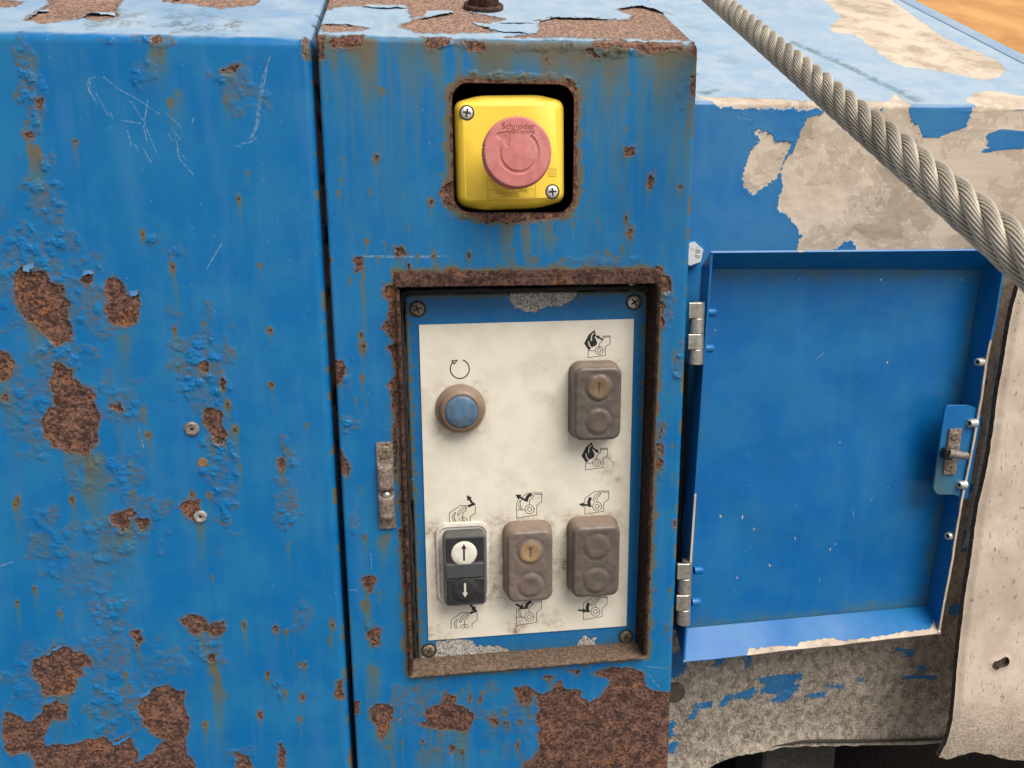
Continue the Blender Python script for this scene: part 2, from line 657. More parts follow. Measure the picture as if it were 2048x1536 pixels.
M = {}
M['cabinet'] = paint_material('weathered_blue_paint')
M['housing'] = paint_material('peeling_blue_paint', (0.012, 0.142, 0.365), bare_steel, False)
M['door'] = paint_material('door_blue_paint', (0.000, 0.114, 0.352), primer_beige, False, 0.06)


def cast_metal(t, fc):
    a = t.noise(fc, 0.8, 5, 0.75)
    c = t.mix(t.ss(a, 0.36, 0.62), (0.10, 0.085, 0.07), (0.60, 0.57, 0.53))
    return t.mix(t.math('MULTIPLY', t.ss(t.noise(fc, 0.2, 4), 0.52, 0.7), 0.6), c, (0.22, 0.17, 0.13))


M['plate'] = paint_material('panel_blue_paint', (0.003, 0.122, 0.34), cast_metal, False)
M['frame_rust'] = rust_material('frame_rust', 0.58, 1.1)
M['frame_shaded'] = rust_material('frame_rust_shaded', 0.26, 1.0)  # darker copy of the frame rust, paints in the right bar's shadow
M['ledge_rust'] = simple('ledge_rust', (0.150, 0.096, 0.063), 0.9, var=0.6, scale=0.5, bump=0.8, dirt=(0.075, 0.052, 0.038))
M['bolt_rust'] = rust_material('bolt_rust', 0.60, 0.4)
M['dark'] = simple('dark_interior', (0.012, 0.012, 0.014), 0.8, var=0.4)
M['rubber'] = simple('black_rubber', (0.018, 0.016, 0.015), 0.65, var=0.4, bump=0.25)
M['yellow'] = simple('yellow_plastic', (0.96, 0.655, 0.060), 0.5, var=0.03, scale=0.08, dirt=(0.90, 0.56, 0.045))
M['yellow_print'] = simple('yellow_moulded_mark', (0.50, 0.29, 0.02), 0.55, var=0.1)
M['red'] = simple('faded_red_plastic', (0.56, 0.175, 0.160), 0.62, var=0.12, scale=0.18, bump=0.06, dirt=(0.60, 0.27, 0.245))
M['red_mark'] = simple('red_moulded_mark', (0.30, 0.06, 0.06), 0.62, var=0.1)
M['screw'] = simple('screw_metal', (0.55, 0.52, 0.48), 0.42, 0.75, 0.3, 0.5, 0.1, dirt=(0.16, 0.11, 0.08))
M['screw_bright'] = simple('bright_screw', (0.78, 0.76, 0.72), 0.4, 0.55, 0.15, 0.5, 0.1, dirt=(0.40, 0.35, 0.28))
M['rivet_nut'] = simple('rivet_nut_metal', (0.60, 0.57, 0.52), 0.4, 0.6, 0.3, 0.6, 0.1, dirt=(0.20, 0.16, 0.12))
M['screw_dark'] = simple('screw_recess', (0.03, 0.022, 0.018), 0.8)
M['screw_old'] = simple('old_screw', (0.26, 0.20, 0.14), 0.55, 0.45, 0.45, 0.6, 0.25, dirt=(0.09, 0.055, 0.035))
M['steel'] = simple('hinge_steel', (0.52, 0.48, 0.42), 0.36, 0.85, 0.18, 0.35, 0.03, dirt=(0.28, 0.22, 0.16))
M['steel_old'] = simple('worn_steel', (0.24, 0.20, 0.175), 0.55, 0.45, 0.4, 0.4, 0.35, dirt=(0.14, 0.09, 0.06))
M['keeper'] = simple('keeper_steel', (0.26, 0.20, 0.165), 0.62, 0.35, 0.5, 0.5, 0.5, dirt=(0.12, 0.075, 0.055))
M['print'] = simple('black_print', (0.016, 0.015, 0.015), 0.6, var=0.3)
M['boot'] = None
M['grey_plastic'] = simple('grey_plastic', (0.085, 0.082, 0.078), 0.55, var=0.15, dirt=(0.14, 0.11, 0.085))
M['black_plastic'] = simple('black_plastic', (0.022, 0.022, 0.024), 0.45, var=0.3, dirt=(0.045, 0.036, 0.03))
M['band_plastic'] = simple('band_plastic', (0.060, 0.062, 0.065), 0.42, var=0.12)
M['white_cap'] = simple('white_cap', (0.74, 0.70, 0.60), 0.5, var=0.06, dirt=(0.55, 0.47, 0.36))
M['bezel'] = simple('bezel_silicone', (0.66, 0.62, 0.55), 0.5, var=0.1, dirt=(0.42, 0.32, 0.23))
M['blue_cap'] = simple('blue_cap', (0.070, 0.135, 0.215), 0.5, var=0.3, scale=0.25, dirt=(0.10, 0.085, 0.075))
M['edge_white'] = simple('chipped_edge', (0.52, 0.46, 0.39), 0.75, var=0.35, scale=0.5, bump=0.5, dirt=(0.20, 0.14, 0.10))
M['flap'] = None
M['rope'] = simple('galvanised_wire', (0.56, 0.500, 0.410), 0.40, 0.38, 0.22, 0.05, dirt=(0.38, 0.315, 0.235))
M['rope_core'] = simple('rope_core_grease', (0.03, 0.021, 0.015), 0.8)
M['undercarriage'] = simple('shade_dark_steel', (0.007, 0.0055, 0.005), 0.9, var=0.5, bump=0.6, spec=0.08)  # near-black base colour paints in the darkness under the machine

# white label plate with dirt field
t = NT('label_plate_enamel')
fc = t.fc()
d = t.attr('dirt')
n1 = t.noise(fc, 0.06, 5, 0.6)
n2 = t.noise(fc, 0.5, 5, 0.75)
c = t.mix(t.ss(n1, 0.35, 0.7), (0.800, 0.740, 0.625), (0.735, 0.665, 0.545))
dm = t.math('MULTIPLY', d, t.ss(n2, 0.30, 0.62, 0.25, 1.2), clamp=True)
c = t.mix(dm, c, (0.30, 0.225, 0.155))
c = t.mix(t.math('MULTIPLY', t.ss(n2, 0.66, 0.74), 0.45), c, (0.76, 0.74, 0.68))
c = t.mix(t.math('MULTIPLY', t.ss(t.noise(fc, 0.8, 3, 0.8), 0.70, 0.735), 0.65), c, (0.15, 0.12, 0.09))
M['label'] = t.set(Base_Color=c, Roughness=0.5, Normal=t.bump(t.noise(fc, 0.25, 4), 0.12))

# rubber boots: brown silicone, warmer where the white cap shows through
def boot_material(name, tint, cap):
    t = NT(name)
    fc = t.fc()
    k = t.attr('cap')
    n = t.noise(fc, 0.14, 4, 0.6)
    n2 = t.noise(fc, 1.3, 3, 0.7)
    c = t.mix(t.ss(n, 0.3, 0.7), tuple(v * 0.85 for v in tint), tuple(v * 1.15 for v in tint))
    c = t.mix(k, c, cap)
    c = t.mix(t.attr('mark'), c, (0.07, 0.045, 0.028))
    c = t.mix(t.math('MULTIPLY', t.attr('dust'), t.ss(n, 0.25, 0.6, 0.5, 1.0)), c, (0.26, 0.19, 0.14))
    c = t.mix(t.math('MULTIPLY', t.ss(n2, 0.66, 0.73), 0.5), c, (0.38, 0.31, 0.25))
    return t.set(Base_Color=c, Roughness=0.40, Subsurface_Weight=0.25, Subsurface_Scale=0.004, Specular_IOR_Level=0.5, Normal=t.bump(t.noise(fc, 0.4, 4), 0.12))


M['boot'] = boot_material('brown_boot', (0.165, 0.125, 0.102), (0.34, 0.220, 0.110))
M['boot_dark'] = boot_material('dark_brown_boot', (0.118, 0.094, 0.077), (0.20, 0.130, 0.072))

# beige flap: weathered paint with flecks, streaky marks
t = NT('beige_flap_paint')
fc = t.fc()
a = t.noise(fc, 0.05, 5, 0.6)
b = t.noise(t.mul(fc, (0.55, 0.16, 0.3)), 1.0, 4, 0.7, 0.3)
low = t.attr('low')
c = t.mix(t.ss(a, 0.35, 0.68), (0.49, 0.385, 0.300), (0.60, 0.490, 0.390))
c = t.mix(t.math('MULTIPLY', t.ss(b, 0.62, 0.70), 0.75), c, (0.16, 0.115, 0.085))
g = t.noise(fc, 0.75, 4, 0.75)
c = t.mix(t.math('MULTIPLY', t.math('MULTIPLY', t.ss(g, 0.36, 0.58), low), 0.85), c, (0.19, 0.150, 0.118))
c = t.mix(t.math('MULTIPLY', t.ss(g, 0.68, 0.75), low), c, (0.66, 0.60, 0.53))
hh = t.math('ADD', t.math('MULTIPLY', t.ss(b, 0.60, 0.70), -0.6), t.math('MULTIPLY', t.math('MULTIPLY', g, low), 0.9))
M['flap'] = t.set(Base_Color=c, Roughness=0.72, Normal=t.bump(hh, 0.6))
# ---------------------------------------------------------------- folded sheets
def fold(u, lo, hi, rlo, rhi):
    """a sheet folded back at both ends: u along the sheet -> (x, dz)"""
    X, Z = u.astype(float).copy(), np.zeros_like(u, float)
    for s, e, r in ((1, hi, rhi), (-1, lo, rlo)):
        if r is None:
            continue
        d = (u - (e - s * r)) * s
        m = d > 0
        a = np.minimum(d[m] / r, math.pi / 2)
        rest = np.maximum(0, d[m] - r * math.pi / 2)
        X[m] = e - s * r + s * r * np.sin(a)
        Z[m] = -(r - r * np.cos(a)) - rest
    return X, Z


def bend(v, top, r, turn=math.pi / 2 - TILT):
    """front sheet turning back over the top edge: v along the sheet -> (y, dz)"""
    Y, Z = v.astype(float).copy(), np.zeros_like(v, float)
    k = r * math.tan(turn / 2)
    d = v - (top - k)
    m = d > 0
    a = np.minimum(d[m] / r, turn)
    rest = np.maximum(0, d[m] - r * turn)
    Y[m] = top - k + r * np.sin(a) + rest * math.cos(turn)
    Z[m] = -(r - r * np.cos(a)) - rest * math.sin(turn)
    return Y, Z


def grid_faces(nv, nu):
    i = np.arange(nv * nu).reshape(nv, nu)
    return np.stack([i[:-1, :-1], i[:-1, 1:], i[1:, 1:], i[1:, :-1]], -1).reshape(-1, 4)


def steps(*seg):
    """seg: (start, end, step), ... joined"""
    out = []
    for a, b, s in seg:
        n = max(1, int(round((b - a) / s)))
        out.append(np.linspace(a, b, n + 1)[:-1])
    return np.concatenate(out + [np.array([seg[-1][1]])])


def sheet_mapper(top, z=0.0):
    """pixel -> (u, v) on a front sheet at depth z whose top edge is at y = top"""
    p0, n = (0, top, z), (0, COST, SINT)

    def f(px, py):
        p = at(px, py, z)
        if p[1] <= top:
            return (p[0], p[1])
        q = on_plane(px, py, p0, n)
        return (q[0], top + (q[1] - top) * SINT + (z - q[2]) * COST)
    return f


def blisters(U, V, zones, seed, uv):
    """paint lifted in many small domes inside elliptic zones; returns height (mm) and a 0..1 field"""
    rng = np.random.default_rng(seed)
    H = np.zeros_like(U)
    B = np.zeros_like(U)
    du = abs(U[0, 1] - U[0, 0]) if U.shape[1] > 1 else 0.5
    us, vs = U[0, :], V[:, 0]
    for px, py, rx, ry, dens, hgt in zones:
        c, cx_, cy_ = uv(px, py), uv(px + rx, py), uv(px, py + ry)
        RX, RY = abs(cx_[0] - c[0]), abs(cy_[1] - c[1])
        i0, i1 = np.searchsorted(us, [c[0] - RX * 1.6, c[0] + RX * 1.6])
        j0, j1 = np.searchsorted(vs, [c[1] - RY * 1.6, c[1] + RY * 1.6])
        sl = (slice(j0, j1), slice(i0, i1))
        if i1 <= i0 or j1 <= j0:
            continue
        q = np.sqrt(((U[sl] - c[0]) / RX) ** 2 + ((V[sl] - c[1]) / RY) ** 2) + fbm(U[sl], V[sl], 11, 3, seed) * 0.75
        B[sl] = np.maximum(B[sl], smooth(1.1, 0.5, q) * min(1, dens))
        for _ in range(int(dens * RX * RY * 0.13) + 2):
            a, rr = rng.uniform(0, 2 * math.pi), math.sqrt(rng.uniform(0, 1))
            bu, bv = c[0] + RX * rr * math.cos(a), c[1] + RY * rr * math.sin(a)
            r = rng.uniform(0.8, 1.7) if rng.random() < 0.55 else rng.uniform(1.7, 4.4)
            e = rng.uniform(0.7, 1.4)
            ii0, ii1 = np.searchsorted(us, [bu - 2 * r, bu + 2 * r])
            jj0, jj1 = np.searchsorted(vs, [bv - 2 * r, bv + 2 * r])
            s2 = (slice(jj0, jj1), slice(ii0, ii1))
            if ii1 <= ii0 or jj1 <= jj0:
                continue
            qq = (((U[s2] - bu) / (r * e)) ** 2 + ((V[s2] - bv) / (r / e)) ** 2)
            qq = qq + fbm(U[s2], V[s2], 1.6, 2, seed + 7) * 0.5
            H[s2] = np.maximum(H[s2], hgt * (0.16 + 0.20 * r) * np.clip(1 - qq, 0, 1) * B[s2])
    H = H + B * np.clip(fbm(U, V, 6.0, 3, seed + 13, 0.5) + 0.05, 0, 1) * 0.45
    return H, B * smooth(0.36, 0.06, H)


def weather(U, V, uv, patches, zones, streaks, scratches, spots, seed, ragged=1.0, edge_top=None):
    """all vertex fields of one painted sheet"""
    rng = np.random.default_rng(seed)
    us, vs = U[0, :], V[:, 0]
    rust = np.full(U.shape, -12.0)
    stain = np.zeros_like(U)
    n_a = fbm(U, V, 6.0, 3, seed) * 1.5 * ragged + fbm(U, V, 1.7, 2, seed + 5) * 0.55 * ragged
    col = fbm(U, V * 0.08, 6.5, 3, seed + 9)
    wob = fbm(U, V * 0.25, 4.5, 3, seed + 15)
    lean = fbm(U * 0 + 3.1, V, 18, 2, seed) * 1.2

    def win(x0, x1, y0, y1):
        i0, i1 = np.searchsorted(us, [x0, x1])
        j0, j1 = np.searchsorted(vs, [y0, y1])
        return slice(j0, max(j1, j0 + 1)), slice(i0, max(i1, i0 + 1))
    for poly in patches:
        P = [uv(*p) for p in poly]
        A = np.array(P)
        w = np.ptp(A[:, 0])
        x0, x1, yb = A[:, 0].min(), A[:, 0].max(), A[:, 1].min() + 0.35 * np.ptp(A[:, 1])
        ln = (6 + 0.55 * w) * rng.uniform(0.7, 1.6)
        k = win(x0 - 14, x1 + 14, A[:, 1].min() - 14, A[:, 1].max() + 14)
        rust[k] = np.maximum(rust[k], poly_sd(U[k], V[k], P))
        k = win(x0 - 2, x1 + 2, yb - 5 * ln, yb + 3)
        m = smooth(x0 - 0.8, x0 + 0.2 * w + 0.6, U[k]) * smooth(x1 + 0.8, x1 - 0.2 * w - 0.6, U[k])
        s = m * smooth(yb + 2, yb - 3, V[k]) * np.exp(-np.maximum(0, yb - V[k]) / ln) * smooth(-0.35, 0.5, col[k] + 0.10) * 0.62
        stain[k] = np.maximum(stain[k], s)
    rust = rust + np.where(rust > -11, n_a, 0)
    for px, py, r in spots:
        c = uv(px, py)
        e, k0, vs_ = rng.uniform(0.6, 1.1), r * 0.30, rng.uniform(0.45, 0.95)
        ln = 3 + 3.5 * k0 * rng.uniform(0.5, 2)
        k = win(c[0] - k0 - 6, c[0] + k0 + 6, c[1] - 6 * ln - 8, c[1] + k0 / vs_ + 8)
        q = np.sqrt(((U[k] - c[0]) / e) ** 2 + ((V[k] - c[1]) * vs_) ** 2)
        f, g = rng.uniform(0.15, 0.65), rng.uniform(0.6, 1.0)
        if r > 4.6:
            rust[k] = np.where(q < k0 + 5, np.maximum(rust[k], k0 * f - q + n_a[k] * min(0.8, 0.30 + 0.30 * k0)), rust[k])
        blot = np.exp(-(np.maximum(0, q - 0.35 * k0 + n_a[k] * 0.5) / (0.55 * k0 + 0.35)) ** 2) * g
        tail = np.clip(1 - np.abs(U[k] - c[0]) / (0.8 * k0 + 0.7), 0, 1) * np.where(V[k] < c[1], np.exp(-(c[1] - V[k]) / ln), 0) * 0.65
        stain[k] = np.maximum(stain[k], np.maximum(blot, tail))
    for px, py, w, ln, s in streaks:
        c = uv(px, py)
        w2 = abs(uv(px + w, py)[0] - c[0]) / 2
        L = abs(uv(px, py + ln)[1] - c[1])
        k = win(c[0] - 2 * w2 - 6, c[0] + 2 * w2 + 6, c[1] - 5 * L, c[1] + 9)
        m = smooth(w2 * 1.5, w2 * 0.25, np.abs(U[k] - c[0] + lean[k]) + wob[k] * w2 * 0.5)
        s_ = m * smooth(c[1] + 3.0, c[1] - 4.0, V[k] + wob[k] * 3.5) * np.exp(-np.maximum(0, c[1] - V[k]) / (L * 0.8)) * s
        stain[k] = np.maximum(stain[k], s_)
    H, B = blisters(U, V, zones, seed + 3, uv)
    scr = np.full(U.shape, 6.0)
    for line in scratches:
        scr = np.minimum(scr, line_dist(U, V, [uv(*p) for p in line]))
    outside = np.clip(-rust, 0, 12)
    lift = np.where(rust < 0, np.exp(-outside / 1.4) * 0.42 * smooth(-0.2, 0.5, fbm(U, V, 5, 2, seed + 21) + 0.15) * (1 + 1.6 * (V > edge_top)), 0)
    h = H * smooth(0.3, -0.6, rust) + lift - smooth(-0.15, 0.35, rust) * 0.38
    h = h + smooth(0.0, 0.6, rust) * fbm(U, V, 2.6, 3, seed + 31, 0.6) * 0.30
    h = h + fbm(U, V, 60, 2, seed + 41) * 0.35
    return dict(rust=rust, stain=np.clip(stain, 0, 1), blister=B, scratch=scr), h


def displaced(X, Y, Z, h):
    P = np.stack([X, Y, Z], -1)
    gu, gv = np.gradient(P, axis=1), np.gradient(P, axis=0)
    n = np.cross(gu, gv)
    n /= np.linalg.norm(n, axis=-1, keepdims=True) + 1e-12
    return P + n * h[..., None]


# ---------------------------------------------------------------- ground
def ground_sheet(name, x0, x1, y0, y1, z, mat, label):
    me = bpy.data.meshes.new(name)
    me.from_pydata([(x0, y0, 0), (x1, y0, 0), (x1, y1, 0), (x0, y1, 0)], [], [[0, 1, 2, 3]])
    a = me.attributes.new('fc', 'FLOAT_VECTOR', 'POINT')
    for i, v in enumerate(me.vertices):
        a.data[i].vector = v.co * 1000
    me.materials.append(mat)
    o = bpy.data.objects.new(name, me)
    o.location = (0, 0, z)
    COL.link(o)
    o['kind'] = 'structure'
    o['label'] = label
    return o


M['yard'] = simple('yard_ground', (0.10, 0.088, 0.072), 0.9, var=0.25, scale=0.004, dirt=(0.11, 0.095, 0.08))
tt = NT('orange_sand')
fcs = tt.fc()
cs = tt.mix(tt.ss(tt.noise(fcs, 0.0012, 5, 0.65, 0.6), 0.32, 0.7), (0.36, 0.165, 0.045), (0.55, 0.285, 0.095))
M['sand'] = tt.set(Base_Color=cs, Roughness=0.95)
ground_sheet('ground', -60, 60, -60, 60, -1.05, M['yard'], 'brown bare yard ground under the machine')
ground_sheet('sand', -30, 60, 1.15, 40, -1.046, M['sand'], 'bright orange sand beyond the blue housing, top right')

# ---------------------------------------------------------------- left cabinet
TOPL = at(300, 74)[1]
XL_R = at(656, 700)[0] - 0.5                     # right edge of the left cabinet
uvL = sheet_mapper(TOPL)
xa = at(-25, 1560)[0] - 14
yb_ = at(300, 1560)[1]
u = steps((xa - 190, xa, 12), (xa, XL_R + 4, 0.5), (XL_R + 4, XL_R + 130, 9))
v = steps((yb_ - 260, yb_, 14), (yb_, TOPL + 12, 0.5), (TOPL + 12, TOPL + 150, 1.0), (TOPL + 150, TOPL + 420, 15))
U, V = np.meshgrid(u, v)
z1 = lambda pts: zoomed(pts, 0, 0, 3.2)
z2 = lambda pts: zoomed(pts, 0, 480, 2.953)
z3 = lambda pts: zoomed(pts, 0, 1000, 2.844)
pat = [
    z2([(120, 165), (205, 185), (270, 190), (300, 260), (370, 270), (370, 330), (415, 370), (390, 410), (400, 480), (425, 520), (410, 600), (330, 625), (250, 540), (130, 430), (95, 370), (85, 230)]),
    z2([(690, 220), (725, 260), (740, 320), (775, 335), (818, 310), (820, 380), (805, 490), (735, 512), (670, 490), (632, 440), (632, 340), (618, 285), (650, 240)]),
    z2([(320, 720), (370, 745), (420, 770), (430, 830), (545, 895), (565, 930), (540, 955), (575, 1000), (590, 1060), (570, 1120), (580, 1190), (545, 1225), (510, 1275), (420, 1250), (310, 1215), (260, 1150), (245, 1090), (270, 1020), (330, 990), (300, 860)]),
    z2([(0, 650), (50, 690), (90, 740), (60, 790), (20, 840), (0, 830), (-60, 800), (-60, 680)]),
    z2([(1205, 1005), (1250, 1000), (1305, 1010), (1305, 1080), (1335, 1150), (1320, 1215), (1280, 1205), (1240, 1140), (1200, 1080)]),
    z2([(1175, 750), (1210, 715), (1230, 730), (1225, 780), (1195, 780)]),
    z2([(475, 240), (510, 195), (545, 200), (545, 250), (500, 260)]),
    z2([(650, 985), (700, 970), (725, 1000), (700, 1020)]),
    z3([(340, 825), (400, 850), (480, 880), (525, 930), (450, 960), (490, 990), (430, 1010), (420, 1080), (350, 1110), (260, 1115), (230, 1050), (180, 975), (200, 920), (260, 880), (290, 855)]),
    z3([(35, 1205), (90, 1225), (140, 1250), (170, 1270), (215, 1240), (260, 1170), (320, 1150), (375, 1160), (375, 1260), (290, 1245), (260, 1300), (240, 1370), (260, 1400), (430, 1390), (530, 1360), (600, 1355), (640, 1390), (720, 1340), (770, 1410), (780, 1490), (860, 1450), (930, 1370), (870, 1320), (825, 1280), (795, 1170), (830, 1100), (900, 1065), (960, 1055), (1000, 1090), (1050, 1095), (1045, 1190), (1075, 1280), (1050, 1350), (1060, 1440), (1110, 1500), (1130, 1700), (240, 1700), (200, 1480), (160, 1440), (60, 1450), (30, 1400), (20, 1270)]),
    z3([(620, 90), (690, 65), (750, 50), (765, 80), (730, 110), (740, 125), (690, 175), (650, 140)]),
    z3([(790, 110), (840, 100), (845, 150), (800, 170), (770, 120)]),
    z3([(1030, 680), (1090, 655), (1160, 665), (1190, 710), (1275, 690), (1270, 750), (1220, 775), (1150, 740), (1130, 770), (1080, 750)]),
    z3([(745, 750), (800, 740), (810, 800), (780, 830), (770, 790)]),
    z3([(1025, 40), (1060, 0), (1130, 5), (1130, 60), (1110, 115), (1060, 90)]),
    z3([(1910, 1040), (1945, 1030), (1950, 1130), (1915, 1130)]),
    z3([(1590, 1380), (1620, 1440), (1620, 1530), (1590, 1530)]),
    z3([(1340, 1440), (1400, 1460), (1430, 1520), (1360, 1560)]),
    z3([(1185, 870), (1225, 880), (1220, 915), (1190, 915)]),
    z1([(160, 135), (230, 80), (300, 40), (330, -40), (830, -40), (760, 20), (740, 60), (745, 110), (640, 135), (540, 120), (440, 130), (310, 155), (220, 140)]),
    z1([(1050, 10), (1120, -40), (1700, -40), (1640, 30), (1580, 45), (1400, 60), (1250, 35), (1130, 25)]),
    z1([(-20, 0), (150, 15), (90, 45), (-20, 50)]),
    z1([(1415, 455), (1430, 440), (1500, 430), (1535, 410), (1540, 425), (1500, 450)]),
    z1([(160, 850), (200, 850), (200, 890), (160, 890)]), z1([(225, 640), (262, 640), (262, 690), (228, 690)]),
    z1([(965, 235), (1010, 230), (1020, 260), (985, 275)]),
    z1([(1950, 240), (1970, 250), (1960, 380), (1945, 330)]),
]
zones = [  # px, py, rx, ry, density, height
    (62, 180, 28, 90, 1.0, 1.1), (85, 390, 38, 66, 1.0, 1.0), (70, 510, 110, 62, 1.0, 0.9), (170, 600, 75, 70, 0.9, 0.9), (115, 715, 70, 42, 0.9, 1.0),
    (55, 800, 55, 60, 0.8, 0.9), (405, 735, 62, 95, 1.0, 1.0), (440, 930, 36, 120, 1.0, 1.0), (215, 950, 85, 40, 0.8, 0.9), (572, 1020, 24, 60, 1.0, 1.0),
    (575, 905, 18, 40, 1.0, 1.0), (100, 1085, 55, 70, 0.9, 0.7), (225, 1080, 65, 50, 0.9, 0.8), (222, 1225, 45, 45, 0.9, 0.9), (90, 1355, 80, 62, 0.9, 0.7),
    (200, 1310, 130, 45, 0.8, 0.7), (235, 1410, 75, 60, 1.0, 0.9), (285, 150, 36, 34, 0.9, 1.0), (485, 180, 50, 50, 0.7, 0.9), (330, 1330, 60, 34, 0.8, 0.7),
    (310, 82, 38, 18, 1.0, 1.0), (210, 82, 22, 16, 1.0, 1.0), (240, 800, 45, 45, 0.7, 0.9), (70, 860, 40, 60, 0.7, 0.8), (415, 1300, 40, 30, 0.9, 0.8), (280, 1030, 60, 60, 0.8, 0.7),
    (230, 40, 60, 20, 0.6, 0.7), (380, 40, 60, 25, 0.7, 0.8), (430, 55, 50, 15, 0.8, 0.9), (160, 1140, 60, 60, 0.5, 0.5), (305, 480, 20, 14, 0.8, 1.0), (340, 505, 25, 18, 0.8, 0.9),
    (600, 1240, 22, 40, 0.6, 0.7), (560, 1375, 20, 20, 0.8, 0.8), (480, 1510, 30, 20, 0.8, 0.9), (20, 560, 40, 120, 0.7, 0.8)]
streaks = [(68, 290, 30, 80, 0.95), (60, 110, 24, 90, 0.5), (310, 95, 52, 60, 0.75), (180, 905, 55, 130, 0.85), (430, 1325, 26, 120, 0.95), (346, 540, 11, 100, 0.6), (245, 665, 36, 130, 0.5),
           (350, 662, 9, 70, 0.6), (400, 1045, 22, 90, 0.5), (576, 1072, 9, 70, 0.6), (545, 780, 9, 50, 0.5), (275, 1290, 14, 80, 0.5), (238, 850, 14, 70, 0.5), (40, 1020, 9, 40, 0.5),
           (455, 190, 18, 50, 0.6), (350, 180, 40, 70, 0.4), (280, 860, 10, 60, 0.4), (585, 1280, 8, 60, 0.4), (220, 1070, 90, 100, 0.45), (75, 1060, 30, 60, 0.4), (10, 740, 30, 180, 0.5)]
scratches = [z1(s) for s in (
    [(610, 490), (570, 505), (555, 550), (585, 610), (620, 660)], [(575, 520), (570, 570), (610, 640)], [(660, 490), (760, 570), (880, 635), (1020, 730)], [(610, 590), (690, 735)], [(705, 720), (725, 765)],
    [(830, 640), (880, 710), (920, 780), (960, 880), (1000, 975)], [(945, 640), (925, 770)], [(915, 800), (940, 900)], [(1060, 720), (1160, 815)], [(1100, 820), (1150, 890)], [(1075, 855), (1105, 905)],
    [(1120, 880), (1140, 960), (1190, 1020)], [(1130, 950), (1150, 1020), (1235, 1115)], [(915, 950), (965, 1035)], [(815, 830), (840, 935)], [(865, 925), (885, 965)], [(780, 770), (900, 790)], [(1730, 360), (1680, 500), (1650, 680), (1640, 800), (1600, 885)],
    [(1715, 400), (1660, 700), (1655, 790), (1615, 880)], [(1545, 920), (1600, 910), (1645, 880)], [(1225, 795), (1245, 745)], [(1500, 930), (1545, 940)])]
scratches += [z3([(0, 375), (75, 350)]), z2([(820, 1110), (850, 1220)]), z2([(835, 1170), (845, 1225)]), z2([(1220, 170), (1310, 20)])]
spots = [(345, 535, 6), (540, 660, 7), (520, 531, 4), (543, 770, 6), (349, 660, 7), (408, 650, 4), (285, 468, 6), (297, 870, 6), (150, 285, 6), (495, 345, 4), (478, 400, 5), (340, 205, 6), (615, 850, 4), (600, 1330, 5), (570, 1385, 6), (605, 1395, 7), (520, 1430, 6),
         (410, 1452, 8), (553, 1258, 5), (572, 1264, 5), (610, 1330, 5), (665, 1250, 7), (660, 1280, 5), (488, 1250, 8), (425, 1155, 3), (535, 1350, 6), (30, 1010, 7), (35, 1205, 6), (70, 1180, 6), (120, 1228, 5), (250, 1350, 5), (600, 1438, 5), (408, 735, 6), (9, 795, 7), (480, 930, 4), (262, 925, 4), (287, 820, 4), (265, 985, 4), (36, 1000, 6), (418, 990, 7), (145, 1000, 9), (385, 990, 8), (563, 930, 8), (470, 860, 10), (455, 810, 8), (445, 770, 8)]
att, h = weather(U, V, uvL, pat, zones, streaks, scratches, spots, 3, edge_top=TOPL)
top_m = smooth(TOPL, TOPL + 6, V + fbm(U, V, 14, 2, 77) * 1.5)
att['chalk'] = top_m * (0.72 + 0.22 * smooth(-0.4, 0.5, fbm(U, V, 40, 3, 79)))
att['stain'] *= 1 - 0.75 * top_m
att['worn'] = np.full(U.shape, -12.0)
edge = smooth(XL_R - 5.5, XL_R - 3.0, U) * smooth(XL_R + 2, XL_R - 0.5, U)
att['stain'] = np.maximum(att['stain'], smooth(0.05, 0.5, fbm(U * 0.3, V, 16, 3, 51) - 0.1) * smooth(XL_R - 4, XL_R + 1, U) * 0.9)
Xf, Zu = fold(u, xa - 185, XL_R, None, 5.0)
Yf, Zv = bend(v, TOPL, 7.0)
P = displaced(np.broadcast_to(Xf, U.shape), np.broadcast_to(Yf[:, None], U.shape), Zu[None, :] + Zv[:, None], h * smooth(XL_R + 4, XL_R - 2, U))
left = thing('steel_cabinet', 'rust-blistered blue steel cabinet with scratches filling the left third', 'cabinet', (xa + 80, yb_, -60))
build('body', P.reshape(-1, 3), grid_faces(len(v), len(u)), M['cabinet'], left, {k: a.ravel() for k, a in att.items()}, sharp=None)


def rivet(parent, px, py, mat, r=5.2, hole=True, z=0.3, name='rivet'):
    c = at(px, py, z)
    mb = MB()
    prof = [(r, -0.6), (r, 0.35), (r * 0.93, 0.8), (r * 0.78, 1.05), (r * 0.55, 1.0), (r * 0.42, 0.75)]
    prof += [(r * 0.26, 0.7), (r * 0.22, -0.9)] if hole else [(r * 0.2, 0.9)]
    mb.lathe(c, prof, 32, cap1=True)
    o = mb.build(name, mat, parent)
    if hole:
        MB().lathe(c + np.array([0, 0, -0.2]), [(r * 0.23, 0)], 16).build('rivet_hole', M['screw_dark'], o)
    return o


rivet(left, 384, 858, M['steel_old'], 4.6)['label'] = 'dull grey pop rivet beside a rust patch'
rivet(left, 401, 1033, M['screw'], 4.1)['label'] = 'bright bare pop rivet at the edge of a rust patch'
cplug = at(405, 925, 0.2)
MB().lathe(cplug, [(3.1, -0.5), (3.1, 0.25), (2.6, 0.55), (1.2, 0.45)], 28).build('plug', simple('rusty_plug', (0.20, 0.105, 0.05), 0.85, bump=0.3), left)

